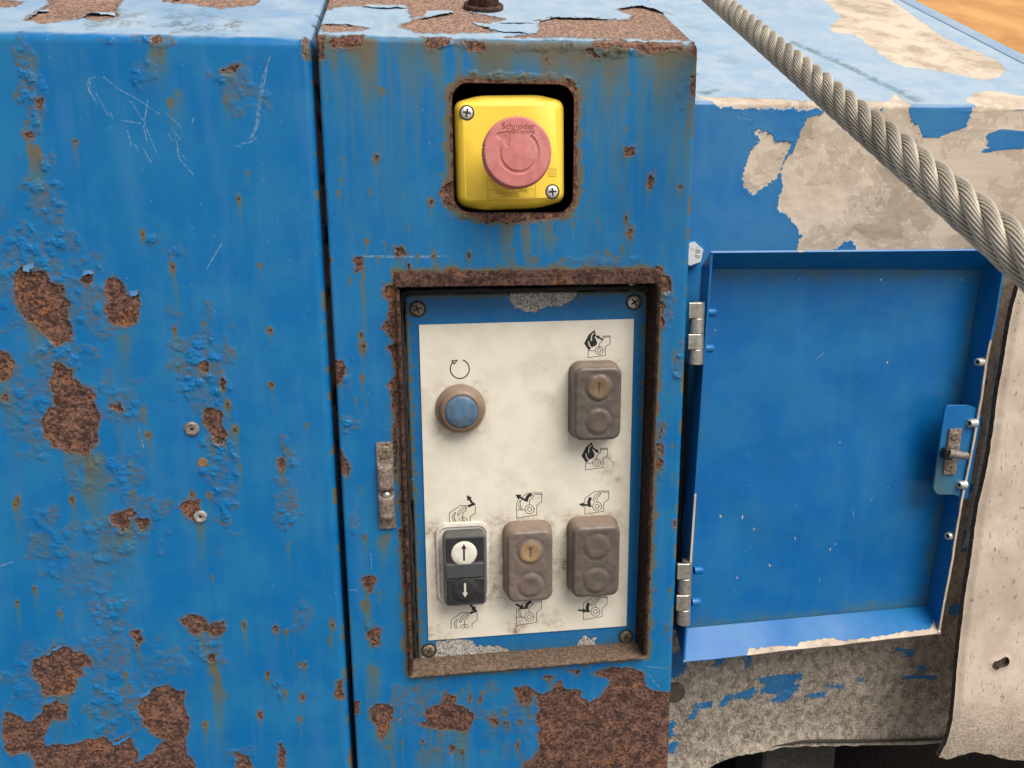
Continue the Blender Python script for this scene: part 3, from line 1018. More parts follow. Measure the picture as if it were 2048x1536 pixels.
# ---------------------------------------------------------------- control cabinet (middle)
XM_L = at(667, 700)[0] + 0.2
XM_R = at(1373, 700)[0]
TOPM = at(1000, 82)[1]
uvM = sheet_mapper(TOPM)
EST = [at(*p)[:2] for p in ((901, 167), (1150, 166), (1146, 424), (911, 425))]          # emergency stop opening
e_cx, e_cy = np.mean([p[0] for p in EST]), np.mean([p[1] for p in EST])
e_w = (EST[1][0] - EST[0][0] + EST[2][0] - EST[3][0]) / 2
e_h = (EST[0][1] - EST[3][1] + EST[1][1] - EST[2][1]) / 2
FR = [at(*p, 5)[:2] for p in ((790, 549), (1323, 542), (1293, 1318), (820, 1357))]      # rim of the panel collar
f_x0, f_x1 = (FR[0][0] + FR[3][0]) / 2, (FR[1][0] + FR[2][0]) / 2
f_y1, f_y0 = (FR[0][1] + FR[1][1]) / 2, (FR[2][1] + FR[3][1]) / 2
u = steps((XM_L - 120, XM_L - 3, 9), (XM_L - 3, XM_R + 5, 0.5), (XM_R + 5, XM_R + 180, 9))
v = steps((yb_ - 260, yb_, 14), (yb_, TOPM + 12, 0.5), (TOPM + 12, TOPM + 150, 1.0), (TOPM + 150, TOPM + 420, 15))
U, V = np.meshgrid(u, v)
z4 = lambda pts: zoomed(pts, 600, 0, 2.4976)
z6 = lambda pts: zoomed(pts, 640, 480, 2.954)
z7 = lambda pts: zoomed(pts, 1000, 520, 3.2)
z8 = lambda pts: zoomed(pts, 640, 940, 3.339)
z9 = lambda pts: zoomed(pts, 650, 1300, 2.731)
pat = [
    z9([(1150, 240), (1230, 230), (1280, 170), (1310, 215), (1385, 225), (1400, 270), (1440, 290), (1500, 260), (1555, 190), (1550, 150), (1460, 130), (1550, 100), (1650, 95), (1740, 130), (1745, 200), (1820, 235), (1920, 230), (1920, 760), (1080, 760), (1060, 640), (1150, 600), (1190, 570), (1160, 480), (1180, 430), (1150, 380), (1170, 330)]),
    z9([(555, 330), (640, 290), (660, 230), (710, 260), (710, 310), (770, 310), (815, 370), (770, 450), (700, 440), (600, 430), (510, 400), (550, 390)]),
    z9([(1040, 210), (1110, 205), (1150, 240), (1110, 290), (1060, 300)]),
    z9([(245, 340), (290, 290), (370, 310), (365, 380), (340, 430), (310, 490), (290, 420), (245, 390)]),
    z9([(145, 310), (185, 285), (180, 350), (150, 350)]), z9([(890, 370), (950, 380), (940, 415), (900, 400)]), z9([(490, 600), (540, 590), (530, 660), (490, 660)]),
    z9([(730, 540), (755, 540), (745, 590)]), z9([(940, 570), (970, 575), (955, 610)]), z9([(680, 520), (710, 540), (690, 560)]), z9([(860, 560), (885, 590), (865, 600)]),
    z9([(1190, 150), (1230, 138), (1260, 150), (1220, 160)]), z9([(1340, 110), (1390, 110), (1380, 135)]), z9([(980, 400), (1010, 400), (1000, 430)]),
    z6([(380, 265), (450, 260), (455, 1400), (440, 1400), (430, 1150), (450, 1050), (425, 980), (430, 900), (405, 870), (450, 800), (430, 690), (400, 640), (440, 600), (360, 520), (410, 460), (415, 360), (385, 320)]),
    z6([(205, 105), (250, 100), (245, 180), (215, 190)]), z6([(440, 50), (490, 35), (510, 85), (450, 90)]), z6([(70, 700), (130, 720), (140, 800), (120, 860), (80, 850), (65, 770)]),
    z6([(90, 1230), (130, 1260), (175, 1360), (160, 1400), (90, 1380)]), z6([(30, 110), (60, 120), (50, 160), (30, 150)]),
    z8([(285, 740), (320, 705), (370, 730), (365, 790), (330, 815), (290, 780)]), z8([(320, 1080), (360, 1045), (405, 1060), (390, 1170), (350, 1180), (325, 1130)]),
    z8([(535, 400), (570, 400), (570, 520), (545, 510)]), z8([(560, 620), (580, 620), (575, 760), (555, 730)]), z8([(100, 1400), (150, 1390), (150, 1520), (110, 1500)]),
    z4([(60, 185), (130, 175), (120, 290), (80, 300), (65, 240)]), z4([(155, 190), (320, 185), (300, 235), (220, 240), (160, 235)]), z4([(620, 190), (750, 190), (740, 225), (640, 235)]),
    z4([(820, 200), (920, 210), (920, 255), (850, 260)]), z4([(1450, 210), (1600, 200), (1640, 215), (1910, 215), (1905, 250), (1800, 255), (1730, 270), (1660, 235), (1560, 240), (1470, 240)]),
    z4([(1960, 215), (2010, 220), (2000, 290), (1955, 260)]), z4([(1960, 380), (1990, 380), (1985, 480), (1955, 470)]), z4([(700, 960), (740, 910), (790, 920), (790, 1040), (720, 1020)]),
    z4([(860, 1050), (1330, 1045), (1300, 1085), (1170, 1100), (1050, 1120), (900, 1105)]), z4([(1330, 400), (1375, 420), (1380, 480), (1360, 470)]), z4([(1360, 900), (1385, 930), (1360, 1030), (1350, 1000)]),
    z4([(1620, 740), (1670, 730), (1665, 775), (1630, 775)]), z4([(1735, 870), (1770, 865), (1765, 905), (1740, 940)]), z4([(1405, 235), (1440, 235), (1500, 285), (1470, 295)]), z4([(75, 540), (105, 570), (95, 600), (75, 590)]),
    z4([(1180, 110), (1250, 90), (1400, 90), (1540, 95), (1640, 105), (1670, 80), (1580, 50), (1700, 35), (1860, 75), (1995, 180), (1995, 205), (1030, 190), (1190, 170), (1205, 150)]),
    z4([(95, 25), (150, -30), (1000, -30), (830, 60), (1030, 100), (900, 125), (980, 165), (600, 170), (490, 135), (600, 95), (750, 70), (560, 90), (540, 35), (310, 30), (180, 35), (110, 60)]),
    z4([(90, 130), (140, 120), (340, 145), (300, 160), (130, 165)]), z4([(1750, 0), (1840, -30), (1700, -30)]),
    z7([(1035, 90), (1085, 110), (1095, 200), (1060, 230), (1035, 200)]), z7([(1030, 1060), (1045, 1080), (1030, 1150), (1005, 1150)]), z7([(1010, 1180), (1040, 1180), (1040, 1240), (1005, 1240)]), z7([(1010, 1260), (1045, 1290), (1020, 1340), (1000, 1330)]),
    z7([(1030, 260), (1055, 300), (1045, 420), (1025, 420)]), z7([(1000, 50), (1045, 55), (1050, 90), (1020, 80)]),
]
zones = [(1235, 100, 60, 20, 1.0, 1.2), (1100, 90, 90, 14, 1.0, 1.0), (900, 85, 60, 12, 1.0, 1.0), (1020, 152, 110, 10, 1.0, 1.1), (1357, 735, 12, 45, 1.0, 0.9), (700, 850, 20, 26, 1.0, 1.0), (1330, 610, 16, 50, 0.9, 0.8), (745, 1260, 14, 40, 0.9, 0.8), (1030, 1430, 70, 60, 0.5, 0.6),
         (1190, 1480, 40, 40, 0.7, 0.6), (840, 1400, 60, 50, 0.7, 0.6), (1200, 520, 80, 12, 0.6, 0.7), (690, 740, 18, 40, 0.8, 0.8), (1015, 432, 110, 12, 0.8, 0.8), (710, 1040, 14, 30, 0.6, 0.6), (1325, 920, 10, 60, 0.8, 0.8), (1370, 170, 12, 60, 0.5, 0.6), (880, 1500, 60, 40, 0.5, 0.5)]
streaks = [(725, 535, 10, 130, 0.8), (733, 1200, 22, 60, 0.9), (745, 1330, 30, 120, 0.6), (735, 790, 10, 60, 0.5), (1255, 305, 16, 40, 0.6), (1295, 360, 14, 50, 0.6), (765, 1070, 30, 60, 0.7), (860, 1500, 60, 60, 0.4), (775, 1440, 40, 90, 0.55),
           (1350, 700, 14, 90, 0.5), (1310, 560, 40, 60, 0.5), (800, 520, 20, 50, 0.4), (930, 1450, 30, 60, 0.5), (1380, 190, 22, 260, 0.5), (640, 100, 16, 120, 0.6), (668, 110, 24, 60, 0.6), (700, 105, 22, 50, 0.6)]
scratches = [z6([(250, 92), (500, 95), (770, 95)]), z6([(250, 100), (640, 104)]), z8([(180, 805), (245, 800)]), z8([(340, 560), (345, 660)]), z9([(270, 140), (305, 190)]), z9([(280, 170), (300, 190)]), z9([(1440, 120), (1455, 85)]), z9([(1770, 140), (1830, 210)]), z9([(1760, 90), (1870, 100)]), z9([(400, 385), (415, 372)])]
spots = [(755, 515, 4), (805, 503, 5), (818, 536, 5), (835, 512, 4), (868, 512, 5), (938, 512, 6), (1070, 520, 4), (722, 672, 6), (725, 694, 7), (725, 757, 5), (712, 800, 3), (755, 176, 4), (766, 184, 4), (752, 318, 5), (686, 314, 3), (677, 387, 4), (862, 404, 6), (740, 380, 3), (733, 482, 4), (770, 488, 3),
         (817, 451, 3), (1360, 375, 7), (1252, 440, 6), (1262, 465, 6), (1255, 468, 5), (1198, 440, 4), (1246, 498, 4), (1122, 520, 4), (1110, 478, 3), (1240, 378, 3), (645, 370, 5), (652, 525, 6), (722, 975, 4), (730, 1075, 6), (760, 1185, 4), (700, 1235, 3), (665, 1180, 4), (703, 1340, 6), (1093, 120, 7),
         (790, 1555, 5), (805, 1485, 4), (780, 1495, 4), (845, 1485, 5), (870, 1500, 5), (965, 1385, 5), (940, 1395, 5), (885, 1470, 4), (1010, 1425, 6), (1035, 1490, 5), (1040, 1445, 5), (720, 1530, 4), (870, 1345, 5), (960, 1400, 6), (985, 1365, 4), (915, 1350, 3), (1060, 1430, 4), (700, 560, 3), (1330, 850, 4), (1345, 950, 4), (1350, 1050, 5), (1340, 1180, 4), (1335, 1255, 5), (1345, 890, 3)]
rr = np.random.default_rng(5)
for _ in range(24):
    spots.append((rr.uniform(690, 1040), rr.uniform(1370, 1536), rr.uniform(2, 5)))
for _ in range(18):
    spots.append((rr.uniform(840, 1300), rr.uniform(500, 538), rr.uniform(1.5, 4)))
for _ in range(18):
    spots.append((rr.uniform(650, 1380), rr.uniform(180, 520), rr.uniform(1, 2.6)))
att, h = weather(U, V, uvM, pat, zones, streaks, scratches, spots, 8, edge_top=TOPM)
# run-off below the rusted top edge
cn = fbm(U, V * 0.05, 19.0, 3, 61)
ln = 13 + 22 * smooth(-0.5, 0.7, fbm(U, V * 0, 22, 2, 63))
run = smooth(-0.55, 0.30, cn + smooth(-50, 60, U) * 0.45) * np.where(V < TOPM, np.exp(-(TOPM - V) / ln), 1.0) * 0.95
run = run * smooth(TOPM + 4, TOPM - 3, V)
att['stain'] = np.maximum(att['stain'], run)
# rust creeping round the openings
ds = poly_sd(U, V, rrect(e_cx, e_cy, e_w, e_h, 10), 14)
ring = smooth(-5.5, -0.6, ds + 1.2 + fbm(U, V, 6, 3, 71) * 3.0) * np.where(ds > -13.9, 1, 0)
att['stain'] = np.maximum(att['stain'], ring * 0.95)
att['rust'] = np.maximum(att['rust'], np.where(ds > -13.9, ds + 1.1 + fbm(U, V, 9, 3, 72) * 1.3, -12))
dsf = poly_sd(U, V, [(f_x0, f_y0), (f_x1, f_y0), (f_x1, f_y1), (f_x0, f_y1)], 14)
att['rust'] = np.maximum(att['rust'], np.where(dsf > -13.9, dsf + 0.9 + fbm(U, V, 8, 3, 73) * 1.5, -12))
att['stain'] = np.maximum(att['stain'], smooth(-6, -0.5, dsf + fbm(U, V, 9, 3, 74) * 3.0) * np.where(dsf > -13.9, 1, 0) * 0.7)
att['stain'] = np.maximum(att['stain'], smooth(0.0, 0.5, fbm(U * 0.3, V, 14, 3, 52)) * smooth(XM_R - 5, XM_R, U) * 0.9)
att['chalk'] = smooth(TOPM - 1, TOPM + 5, V + fbm(U, V, 14, 2, 78) * 1.5)
att['stain'] *= 1 - 0.75 * att['chalk']
att['worn'] = np.full(U.shape, -12.0)
Xf, Zu = fold(u, XM_L, XM_R, 2.2, 4.0)
Yf, Zv = bend(v, TOPM, 4.5)
fade = smooth(XM_R + 3, XM_R - 2, U) * smooth(XM_L - 2, XM_L + 2, U)
P = displaced(np.broadcast_to(Xf, U.shape), np.broadcast_to(Yf[:, None], U.shape), Zu[None, :] + Zv[:, None], h * fade)
F = grid_faces(len(v), len(u))
# cut the two openings
Pf = P.reshape(-1, 3)
uvf = np.stack([U.ravel(), V.ravel()], -1)
cen = uvf[F].mean(1)
EO = rrect(e_cx, e_cy, e_w, e_h, 10.0)
in_e = poly_sd(cen[:, 0], cen[:, 1], EO) > 0
in_f = (cen[:, 0] > f_x0 + 1.5) & (cen[:, 0] < f_x1 - 1.5) & (cen[:, 1] > f_y0 + 1.5) & (cen[:, 1] < f_y1 - 1.5)
bd = np.intersect1d(np.unique(F[in_e]), np.unique(F[~in_e]))
EOa = np.array(EO)
EOb = np.roll(EOa, -1, 0)
for i in bd:                                      # snap the cut onto the opening's outline
    p = uvf[i]
    e = EOb - EOa
    tt_ = np.clip(((p - EOa) * e).sum(1) / ((e * e).sum(1) + 1e-12), 0, 1)
    q = EOa + e * tt_[:, None]
    k = np.argmin(((q - p) ** 2).sum(1))
    Pf[i, :2] = q[k]
    Pf[i, 2] = min(Pf[i, 2], 0.2)
F = F[~(in_e | in_f)]
used = np.unique(F)
remap = np.full(len(Pf), -1)
remap[used] = np.arange(len(used))
ctrl = thing('control_cabinet', 'blue steel control cabinet with rusted top edge and square cutout, centre', 'cabinet', (0, yb_, -60))
build('front_panel', Pf[used], remap[F], M['cabinet'], ctrl, {k: a.ravel()[used] for k, a in att.items()}, sharp=None)
# folded lip of the square opening and the dark inside of the cabinet
lip = MB()
E2 = rrect(e_cx, e_cy, e_w, e_h, 10.0, 10)
lip.loft([[(x, y, 0.0) for x, y in E2], [(x, y, -2.6) for x, y in E2], [(x, y, -2.6) for x, y in rrect(e_cx, e_cy, e_w + 10, e_h + 10, 14, 10)]])
lip.build('opening_lip', M['frame_rust'], ctrl)
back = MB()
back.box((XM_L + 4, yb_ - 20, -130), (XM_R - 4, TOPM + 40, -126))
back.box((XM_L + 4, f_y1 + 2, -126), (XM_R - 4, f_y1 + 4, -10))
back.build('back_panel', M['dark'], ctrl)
# ---------------------------------------------------------------- rusted collar round the control panel (parts of the cabinet)
def rough_bar(name, ring_of, n, mat, seed, amp=0.35, closed=False):
    """a bar lofted along n stations; ring_of(t) -> list of (x, y, z) section points"""
    rng = np.random.default_rng(seed)
    rings = []
    for i in range(n + 1):
        r = np.array(ring_of(i / n), float)
        k = fbm(r[:, 0] + 31 * seed, r[:, 1] + r[:, 2] * 1.7, 3.5, 3, seed)
        k2 = fbm(r[:, 0] + 11 * seed, r[:, 1] - r[:, 2] * 1.3, 4.1, 3, seed + 4)
        c = r.mean(0)
        d = r - c
        d /= np.linalg.norm(d, axis=1)[:, None] + 1e-9
        r = r + d * (k * amp)[:, None] + np.array([0, 0, 1]) * (k2 * amp * 0.5)[:, None]
        rings.append(r)
    mb = MB()
    mb.loft(rings, True, True)
    return mb.build(name, mat, ctrl, sharp=50)


def sub(pts, k):
    """subdivide a closed section"""
    out = []
    for a, b in zip(pts, pts[1:] + pts[:1]):
        for i in range(k):
            out.append(tuple(a[j] + (b[j] - a[j]) * i / k for j in range(len(a))))
    return out


RIM, PZ = 5.0, -15.0                              # collar rim and plate face
# section points: distance d from the outer edge inwards, z
TL, TR, BR, BL = [np.array([*p, 0.0]) for p in FR]


def bar(name, A, B, inward, sec, mat, seed, cut=(0, 0)):
    A, B = np.asarray(A, float), np.asarray(B, float)
    L = np.linalg.norm(B - A)
    tdir = (B - A) / L

    def ring(t):
        p = A + (B - A) * t
        return [tuple(p + inward * d + np.array([0, 0, z]) + tdir * (cut[0] * d * (1 - t) - cut[1] * d * t)) for d, z in sub(sec, 4)]
    return rough_bar(name, ring, int(L / 1.6), mat, seed)


bar('frame_top', TL, TR, np.array([0, -1, 0]), [(0, -3), (0, 2.2), (0.8, 3.0), (7.4, RIM), (8.0, RIM - 0.6), (7.6, -8.0), (6.0, -9.0)], M['frame_rust'], 2)
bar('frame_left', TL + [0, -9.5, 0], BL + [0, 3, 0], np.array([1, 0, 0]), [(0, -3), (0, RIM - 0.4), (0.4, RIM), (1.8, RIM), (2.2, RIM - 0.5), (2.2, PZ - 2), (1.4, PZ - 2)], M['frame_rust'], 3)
bar('frame_right', TR + [0, -9.5, 0], BR + [0, 3, 0], np.array([-1, 0, 0]), [(0, -3), (0, RIM - 0.4), (0.4, RIM), (1.8, RIM), (2.3, RIM - 0.6), (2.5, PZ - 2), (1.5, PZ - 2)], M['frame_shaded'], 4)
bar('frame_bottom', BL, BR, np.array([0, 1, 0]), [(0, -3), (0, RIM - 0.6), (0.4, RIM), (1.2, RIM), (1.7, RIM - 0.6), (2.2, PZ + 2), (2.0, PZ - 2), (1, PZ - 2)], M['ledge_rust'], 5)

# hex bolt and washer on the cabinet's top sheet
UPN = np.array([0, COST, SINT])
ALONG = np.array([0, SINT, -COST])
cb = on_plane(967, 16, (0, TOPM, 0), UPN)
o = MB().lathe(cb, [(13.2, -0.5), (13.2, 2.0), (12.6, 2.6), (4, 2.6)], 40, UPN).build('washer', M['bolt_rust'], ctrl)
mb = MB()
mb.lathe(cb + UPN * 2.4, [(10.4, 0), (10.4, 7.2), (9.6, 8.2), (4, 8.3)], 6, UPN, ref=(1, 0.05, 0.5))
mb.build('bolt_head', M['bolt_rust'], ctrl, sharp=20)

# catch keeper left of the panel: a strip bent into two hooked barrels
def keeper_part():
    rt = at(770, 888, 1.5)
    pts = [(752, 885), (786, 884), (791, 1056), (759, 1058)]
    q = [at(*p, 1.2) for p in pts]
    w = (q[1][0] - q[0][0] + q[2][0] - q[3][0]) / 2
    cx_ = sum(p[0] for p in q) / 4
    y1, y0 = (q[0][1] + q[1][1]) / 2, (q[2][1] + q[3][1]) / 2
    H = y1 - y0
    mb = MB()
    mb.prism(rrect(cx_, (y0 + y1) / 2, w, H, 0.8, 3), 0.1, 1.7, 0.25)
    k = mb.build('catch_keeper', M['keeper'], ctrl, label='bent steel catch keeper with two barrels')
    for a, b, bulge in ((0.245, 0.52, 4.8), (0.60, 0.865, 5.0)):
        ya, yb2 = y1 - a * H, y1 - b * H
        m2 = MB()
        rings = []
        for i in range(13):
            t_ = i / 12
            y = ya + (yb2 - ya) * t_
            hgt = bulge * (1.0 if 0.06 < t_ < 0.97 else 0.8) * (1 + 0.03 * math.sin(9 * t_))
            arc = [(cx_ - w / 2, y, 1.5)] + [(cx_ - w / 2 * math.cos(math.pi * j / 12), y - 0.5 * math.sin(math.pi * j / 12), 1.5 + hgt * math.sin(math.pi * j / 12) ** 0.55) for j in range(13)] + [(cx_ + w / 2, y, 1.5)]
            rings.append(arc)
        m2.loft(rings, True, True)
        m2.build('barrel', M['keeper'], k, sharp=50)
    for fy in (0.115, 0.93):
        c = np.array([cx_ + 0.3, y1 - fy * H, 1.7])
        s = MB().lathe(c, [(4.2, -0.4), (4.2, 0.3), (3.8, 0.8), (1.5, 0.9), (1.3, 0.2)], 28).build('rivet', M['screw_old'], k)
    # bright tip of the sprung ball in the lower barrel
    MB().lathe(np.array([cx_ + 0.4, y1 - 0.60 * H + 0.4, 4.2]), [(2.6, 0), (2.4, 0.9), (1.6, 1.6), (0.5, 1.9)], 20).build('ball', M['steel'], k)


keeper_part()


# curled flakes of paint standing off the sheets
def flake(parent, top, uv, tr, held, free, lift, chalk):
    n, m_ = 26, 7
    def res(pts):
        P_ = np.array([uv(*p) for p in tr(pts)])
        d_ = np.concatenate([[0], np.cumsum(np.linalg.norm(np.diff(P_, axis=0), axis=1))])
        q = np.linspace(0, d_[-1], n)
        return np.stack([np.interp(q, d_, P_[:, 0]), np.interp(q, d_, P_[:, 1])], -1)
    A0, B0 = res(held), res(free)
    B0 = B0 + np.stack([fbm(B0[:, 0], B0[:, 1], 3, 3, 41), fbm(B0[:, 1], B0[:, 0], 3, 3, 43)], -1) * 1.3
    env = np.sin(np.linspace(0, 1, n) * np.pi) ** 0.5
    pts = []
    for j in range(m_):
        t_ = j / (m_ - 1)
        w = A0 * (1 - t_) + B0 * t_
        hh = 0.12 + 0.5 * lift * t_ ** 1.6 * env * (0.7 + 0.6 * np.clip(fbm(w[:, 0], w[:, 1], 7, 2, 45) + 0.3, 0, 1))
        for (a_, b_), z_ in zip(w, hh):
            if b_ > top:
                base = np.array([a_, top + (b_ - top) * SINT, -(b_ - top) * COST])
                pts.append(base + UPN * z_)
            else:
                pts.append(np.array([a_, b_, z_]))
    V_ = np.array(pts)
    F_ = grid_faces(m_, n)
    nrm = UPN if np.mean([uv(*p)[1] for p in tr(held)]) > top else np.array([0, 0, 1.0])
    V2 = np.concatenate([V_, V_ - nrm * 0.18])
    e_ = [[(m_ - 1) * n + i, (m_ - 1) * n + i + 1, len(V_) + (m_ - 1) * n + i + 1, len(V_) + (m_ - 1) * n + i] for i in range(n - 1)]
    F2 = np.concatenate([F_, F_[:, ::-1] + len(V_), np.array(e_)])
    k = len(V2)
    build('paint_flake', V2, F2, M['cabinet'], parent, dict(rust=np.full(k, -12.0), stain=np.zeros(k), chalk=np.full(k, chalk), worn=np.full(k, -12.0), scratch=np.full(k, 6.0), blister=np.zeros(k)), sharp=40)


for hl, fr, lf in (([(1240, 80), (1400, 78), (1540, 86)], [(1185, 113), (1260, 93), (1400, 97), (1545, 99)], 2.2), ([(1560, 38), (1700, 22), (1840, 58)], [(1565, 52), (1700, 39), (1862, 79)], 3.0),
                   ([(860, 112), (960, 122), (1100, 148)], [(890, 127), (1000, 162), (1190, 173)], 1.8), ([(340, 22), (430, 26), (520, 26)], [(310, 36), (420, 47), (540, 40)], 2.0),
                   ([(640, 55), (700, 52), (760, 55)], [(600, 98), (680, 86), (772, 66)], 2.2), ([(1010, 105), (1100, 100), (1200, 98)], [(1000, 118), (1100, 120), (1190, 118)], 1.4), ([(120, 105), (240, 112), (360, 125)], [(110, 122), (240, 128), (350, 142)], 1.5)):
    flake(ctrl, TOPM, uvM, z4, hl, fr, lf, 1.0)
for hl, fr, lf in (([(135, 138), (170, 130), (210, 138)], [(126, 166), (165, 190), (207, 168)], 2.4), ([(760, 300), (790, 298), (815, 296)], [(765, 330), (790, 334), (815, 314)], 1.6), ([(495, 178), (520, 176), (548, 182)], [(490, 205), (520, 196), (545, 205)], 1.6)):
    flake(left, TOPL, uvL, z2, hl, fr, lf, 0.25)
for hl, fr, lf in (([(500, 118), (590, 78), (735, 82)], [(490, 132), (585, 100), (740, 104)], 3.2), ([(180, 118), (240, 70), (310, 60)], [(172, 132), (245, 88), (312, 74)], 2.2), ([(1100, -6), (1150, -18)], [(1105, 12), (1160, -4)], 2.0)):
    flake(left, TOPL, uvL, z1, hl, fr, lf, 1.0)
for hl, fr, lf in (([(340, 818), (300, 845), (260, 872)], [(352, 838), (305, 862), (268, 888)], 1.6), ([(800, 1095), (830, 1088), (850, 1078)], [(790, 1128), (830, 1112), (858, 1090)], 1.8), ([(640, 1382), (680, 1370), (720, 1336)], [(640, 1394), (690, 1388), (724, 1352)], 1.4)):
    flake(left, TOPL, uvL, z3, hl, fr, lf, 0.1)

# ---------------------------------------------------------------- control panel: plate, label, buttons
panel = thing('push_button_console', 'recessed push-button control panel with cream label plate on worn blue plate', 'control panel', at(1055, 950, PZ))
pl = [at(*p, PZ)[:2] for p in ((806, 588), (1297, 579), (1285, 1296), (836, 1332))]
PP = round_poly([pl[3], pl[2], pl[1], pl[0]], 5.0, 6)
px0, px1 = min(p[0] for p in PP), max(p[0] for p in PP)
py0, py1 = min(p[1] for p in PP), max(p[1] for p in PP)
u, v = steps((px0, px1, 0.8)), steps((py0, py1, 0.8))
U, V = np.meshgrid(u, v)
sd = poly_sd(U, V, PP, 6)
uvP = lambda px, py: tuple(at(px, py, PZ)[:2])
zz7 = lambda pts: zoomed(pts, 1000, 520, 3.2)
zz8 = lambda pts: zoomed(pts, 640, 940, 3.339)
zzA = lambda pts: zoomed(pts, 980, 940, 3.34)
worn = np.full(U.shape, -12.0)
for poly in (zz7([(60, 170), (150, 175), (330, 165), (500, 190), (495, 230), (440, 275), (370, 300), (310, 295), (230, 335), (160, 330), (100, 310), (65, 260)]),
             zz8([(770, 1150), (900, 1120), (1020, 1140), (1050, 1180), (1140, 1170), (1230, 1185), (1300, 1225), (1300, 1300), (760, 1330), (690, 1300), (680, 1220), (760, 1210)]),
             zzA([(580, 1175), (630, 1105), (680, 1125), (710, 1115), (700, 1230), (580, 1230)])):
    worn = np.maximum(worn, poly_sd(U, V, [uvP(*p) for p in poly]))
n_ = fbm(U, V, 4, 3, 91)
worn = np.maximum(np.where(worn > -11, worn + n_ * 1.2, worn), np.where(sd < 2.0, 0.25 - sd + n_ * 1.3 - 0.5, -12))
dirt = smooth(5.0, 0.0, sd + n_ * 3) * 0.75
lowleft = smooth(py0 + 20, py0, V)
hgt = np.where(worn > 0, fbm(U, V, 1.9, 3, 93, 0.65) * 0.35 - 0.25, 0) + fbm(U, V, 3.0, 2, 95) * 0.06
zsheet = PZ + hgt - smooth(0.9, 0.0, sd) * 1.2
Pp = np.stack([U, V, zsheet], -1).reshape(-1, 3)
Fp = grid_faces(len(v), len(u))
keep = (sd.ravel()[Fp] > 0).any(1)
Fp = Fp[keep]
used = np.unique(Fp)
rm_ = np.full(len(Pp), -1)
rm_[used] = np.arange(len(used))
pa = dict(rust=np.full(U.shape, -12.0), stain=np.clip(dirt + lowleft * 0.35, 0, 1), chalk=np.zeros(U.shape), worn=worn, scratch=np.full(U.shape, 6.0), blister=np.zeros(U.shape))
plate = build('plate', Pp[used], rm_[Fp], M['plate'], panel, {k: a.ravel()[used] for k, a in pa.items()}, sharp=None)
# perished black gasket at the edge of the plate
gp = inset(PP, -1.3)
gpath = [(x + fbm(np.array([x * 1.0]), np.array([y * 1.0]), 12, 3, 5)[0] * 0.8, y + fbm(np.array([y * 1.0]), np.array([x * 1.0]), 12, 3, 6)[0] * 0.8, PZ - 1.2) for x, y in
         [((1 - t_) * a[0] + t_ * b[0], (1 - t_) * a[1] + t_ * b[1]) for a, b in zip(gp, gp[1:] + gp[:1]) for t_ in np.linspace(0, 1, max(1, int(math.dist(a, b) / 3)), endpoint=False)]]
MB().tube(gpath + [gpath[0]], 1.7, 8, False).build('gasket', M['rubber'], panel)


def screw(parent, c, r, mat, ang, name='screw', cross=True, tilt_z=0.0):
    c = np.asarray(c, float)
    s = MB().lathe(c, [(r * 1.02, -1.0), (r, 0.35), (r * 0.86, 0.85), (r * 0.5, 1.15), (r * 0.15, 1.2)], 32).build(name, mat, parent)
    mb = MB()
    for a in ((0, 90) if cross else (0,)):
        a = math.radians(a + ang)
        d, n2 = np.array([math.cos(a), math.sin(a)]), np.array([-math.sin(a), math.cos(a)])
        L_, w_ = r * (0.62 if cross else 0.95), r * 0.13
        q = [c[:2] + d * L_ + n2 * w_, c[:2] - d * L_ + n2 * w_, c[:2] - d * L_ - n2 * w_, c[:2] + d * L_ - n2 * w_]
        zt = c[2] + 1.22 + (0.012 if a else 0)
        mb.loft([[(x, y, zt - 0.9) for x, y in q], [(x, y, zt) for x, y in q]], True, True)
    if cross:
        mb.lathe(c + np.array([0, 0, 0.9]), [(r * 0.26, 0), (r * 0.26, 0.35)], 8)
    mb.build('slot', M['screw_dark'], s, smooth_faces=False)
    return s


for (sx, sy), mt, a_ in (((835, 618), M['screw_old'], 20), ((1268, 604), M['screw'], 35), ((1252, 1273), M['screw_old'], 60), ((858, 1301), M['screw_old'], -30)):
    c = at(sx, sy, PZ + 0.2)
    MB().lathe(c + np.array([0, 0, -0.25]), [(5.6, 0.0), (5.5, 0.3), (4.7, 0.2)], 32, cap1=True).build('countersink', M['screw_dark'], panel)
    screw(panel, c, 4.3, mt, a_)

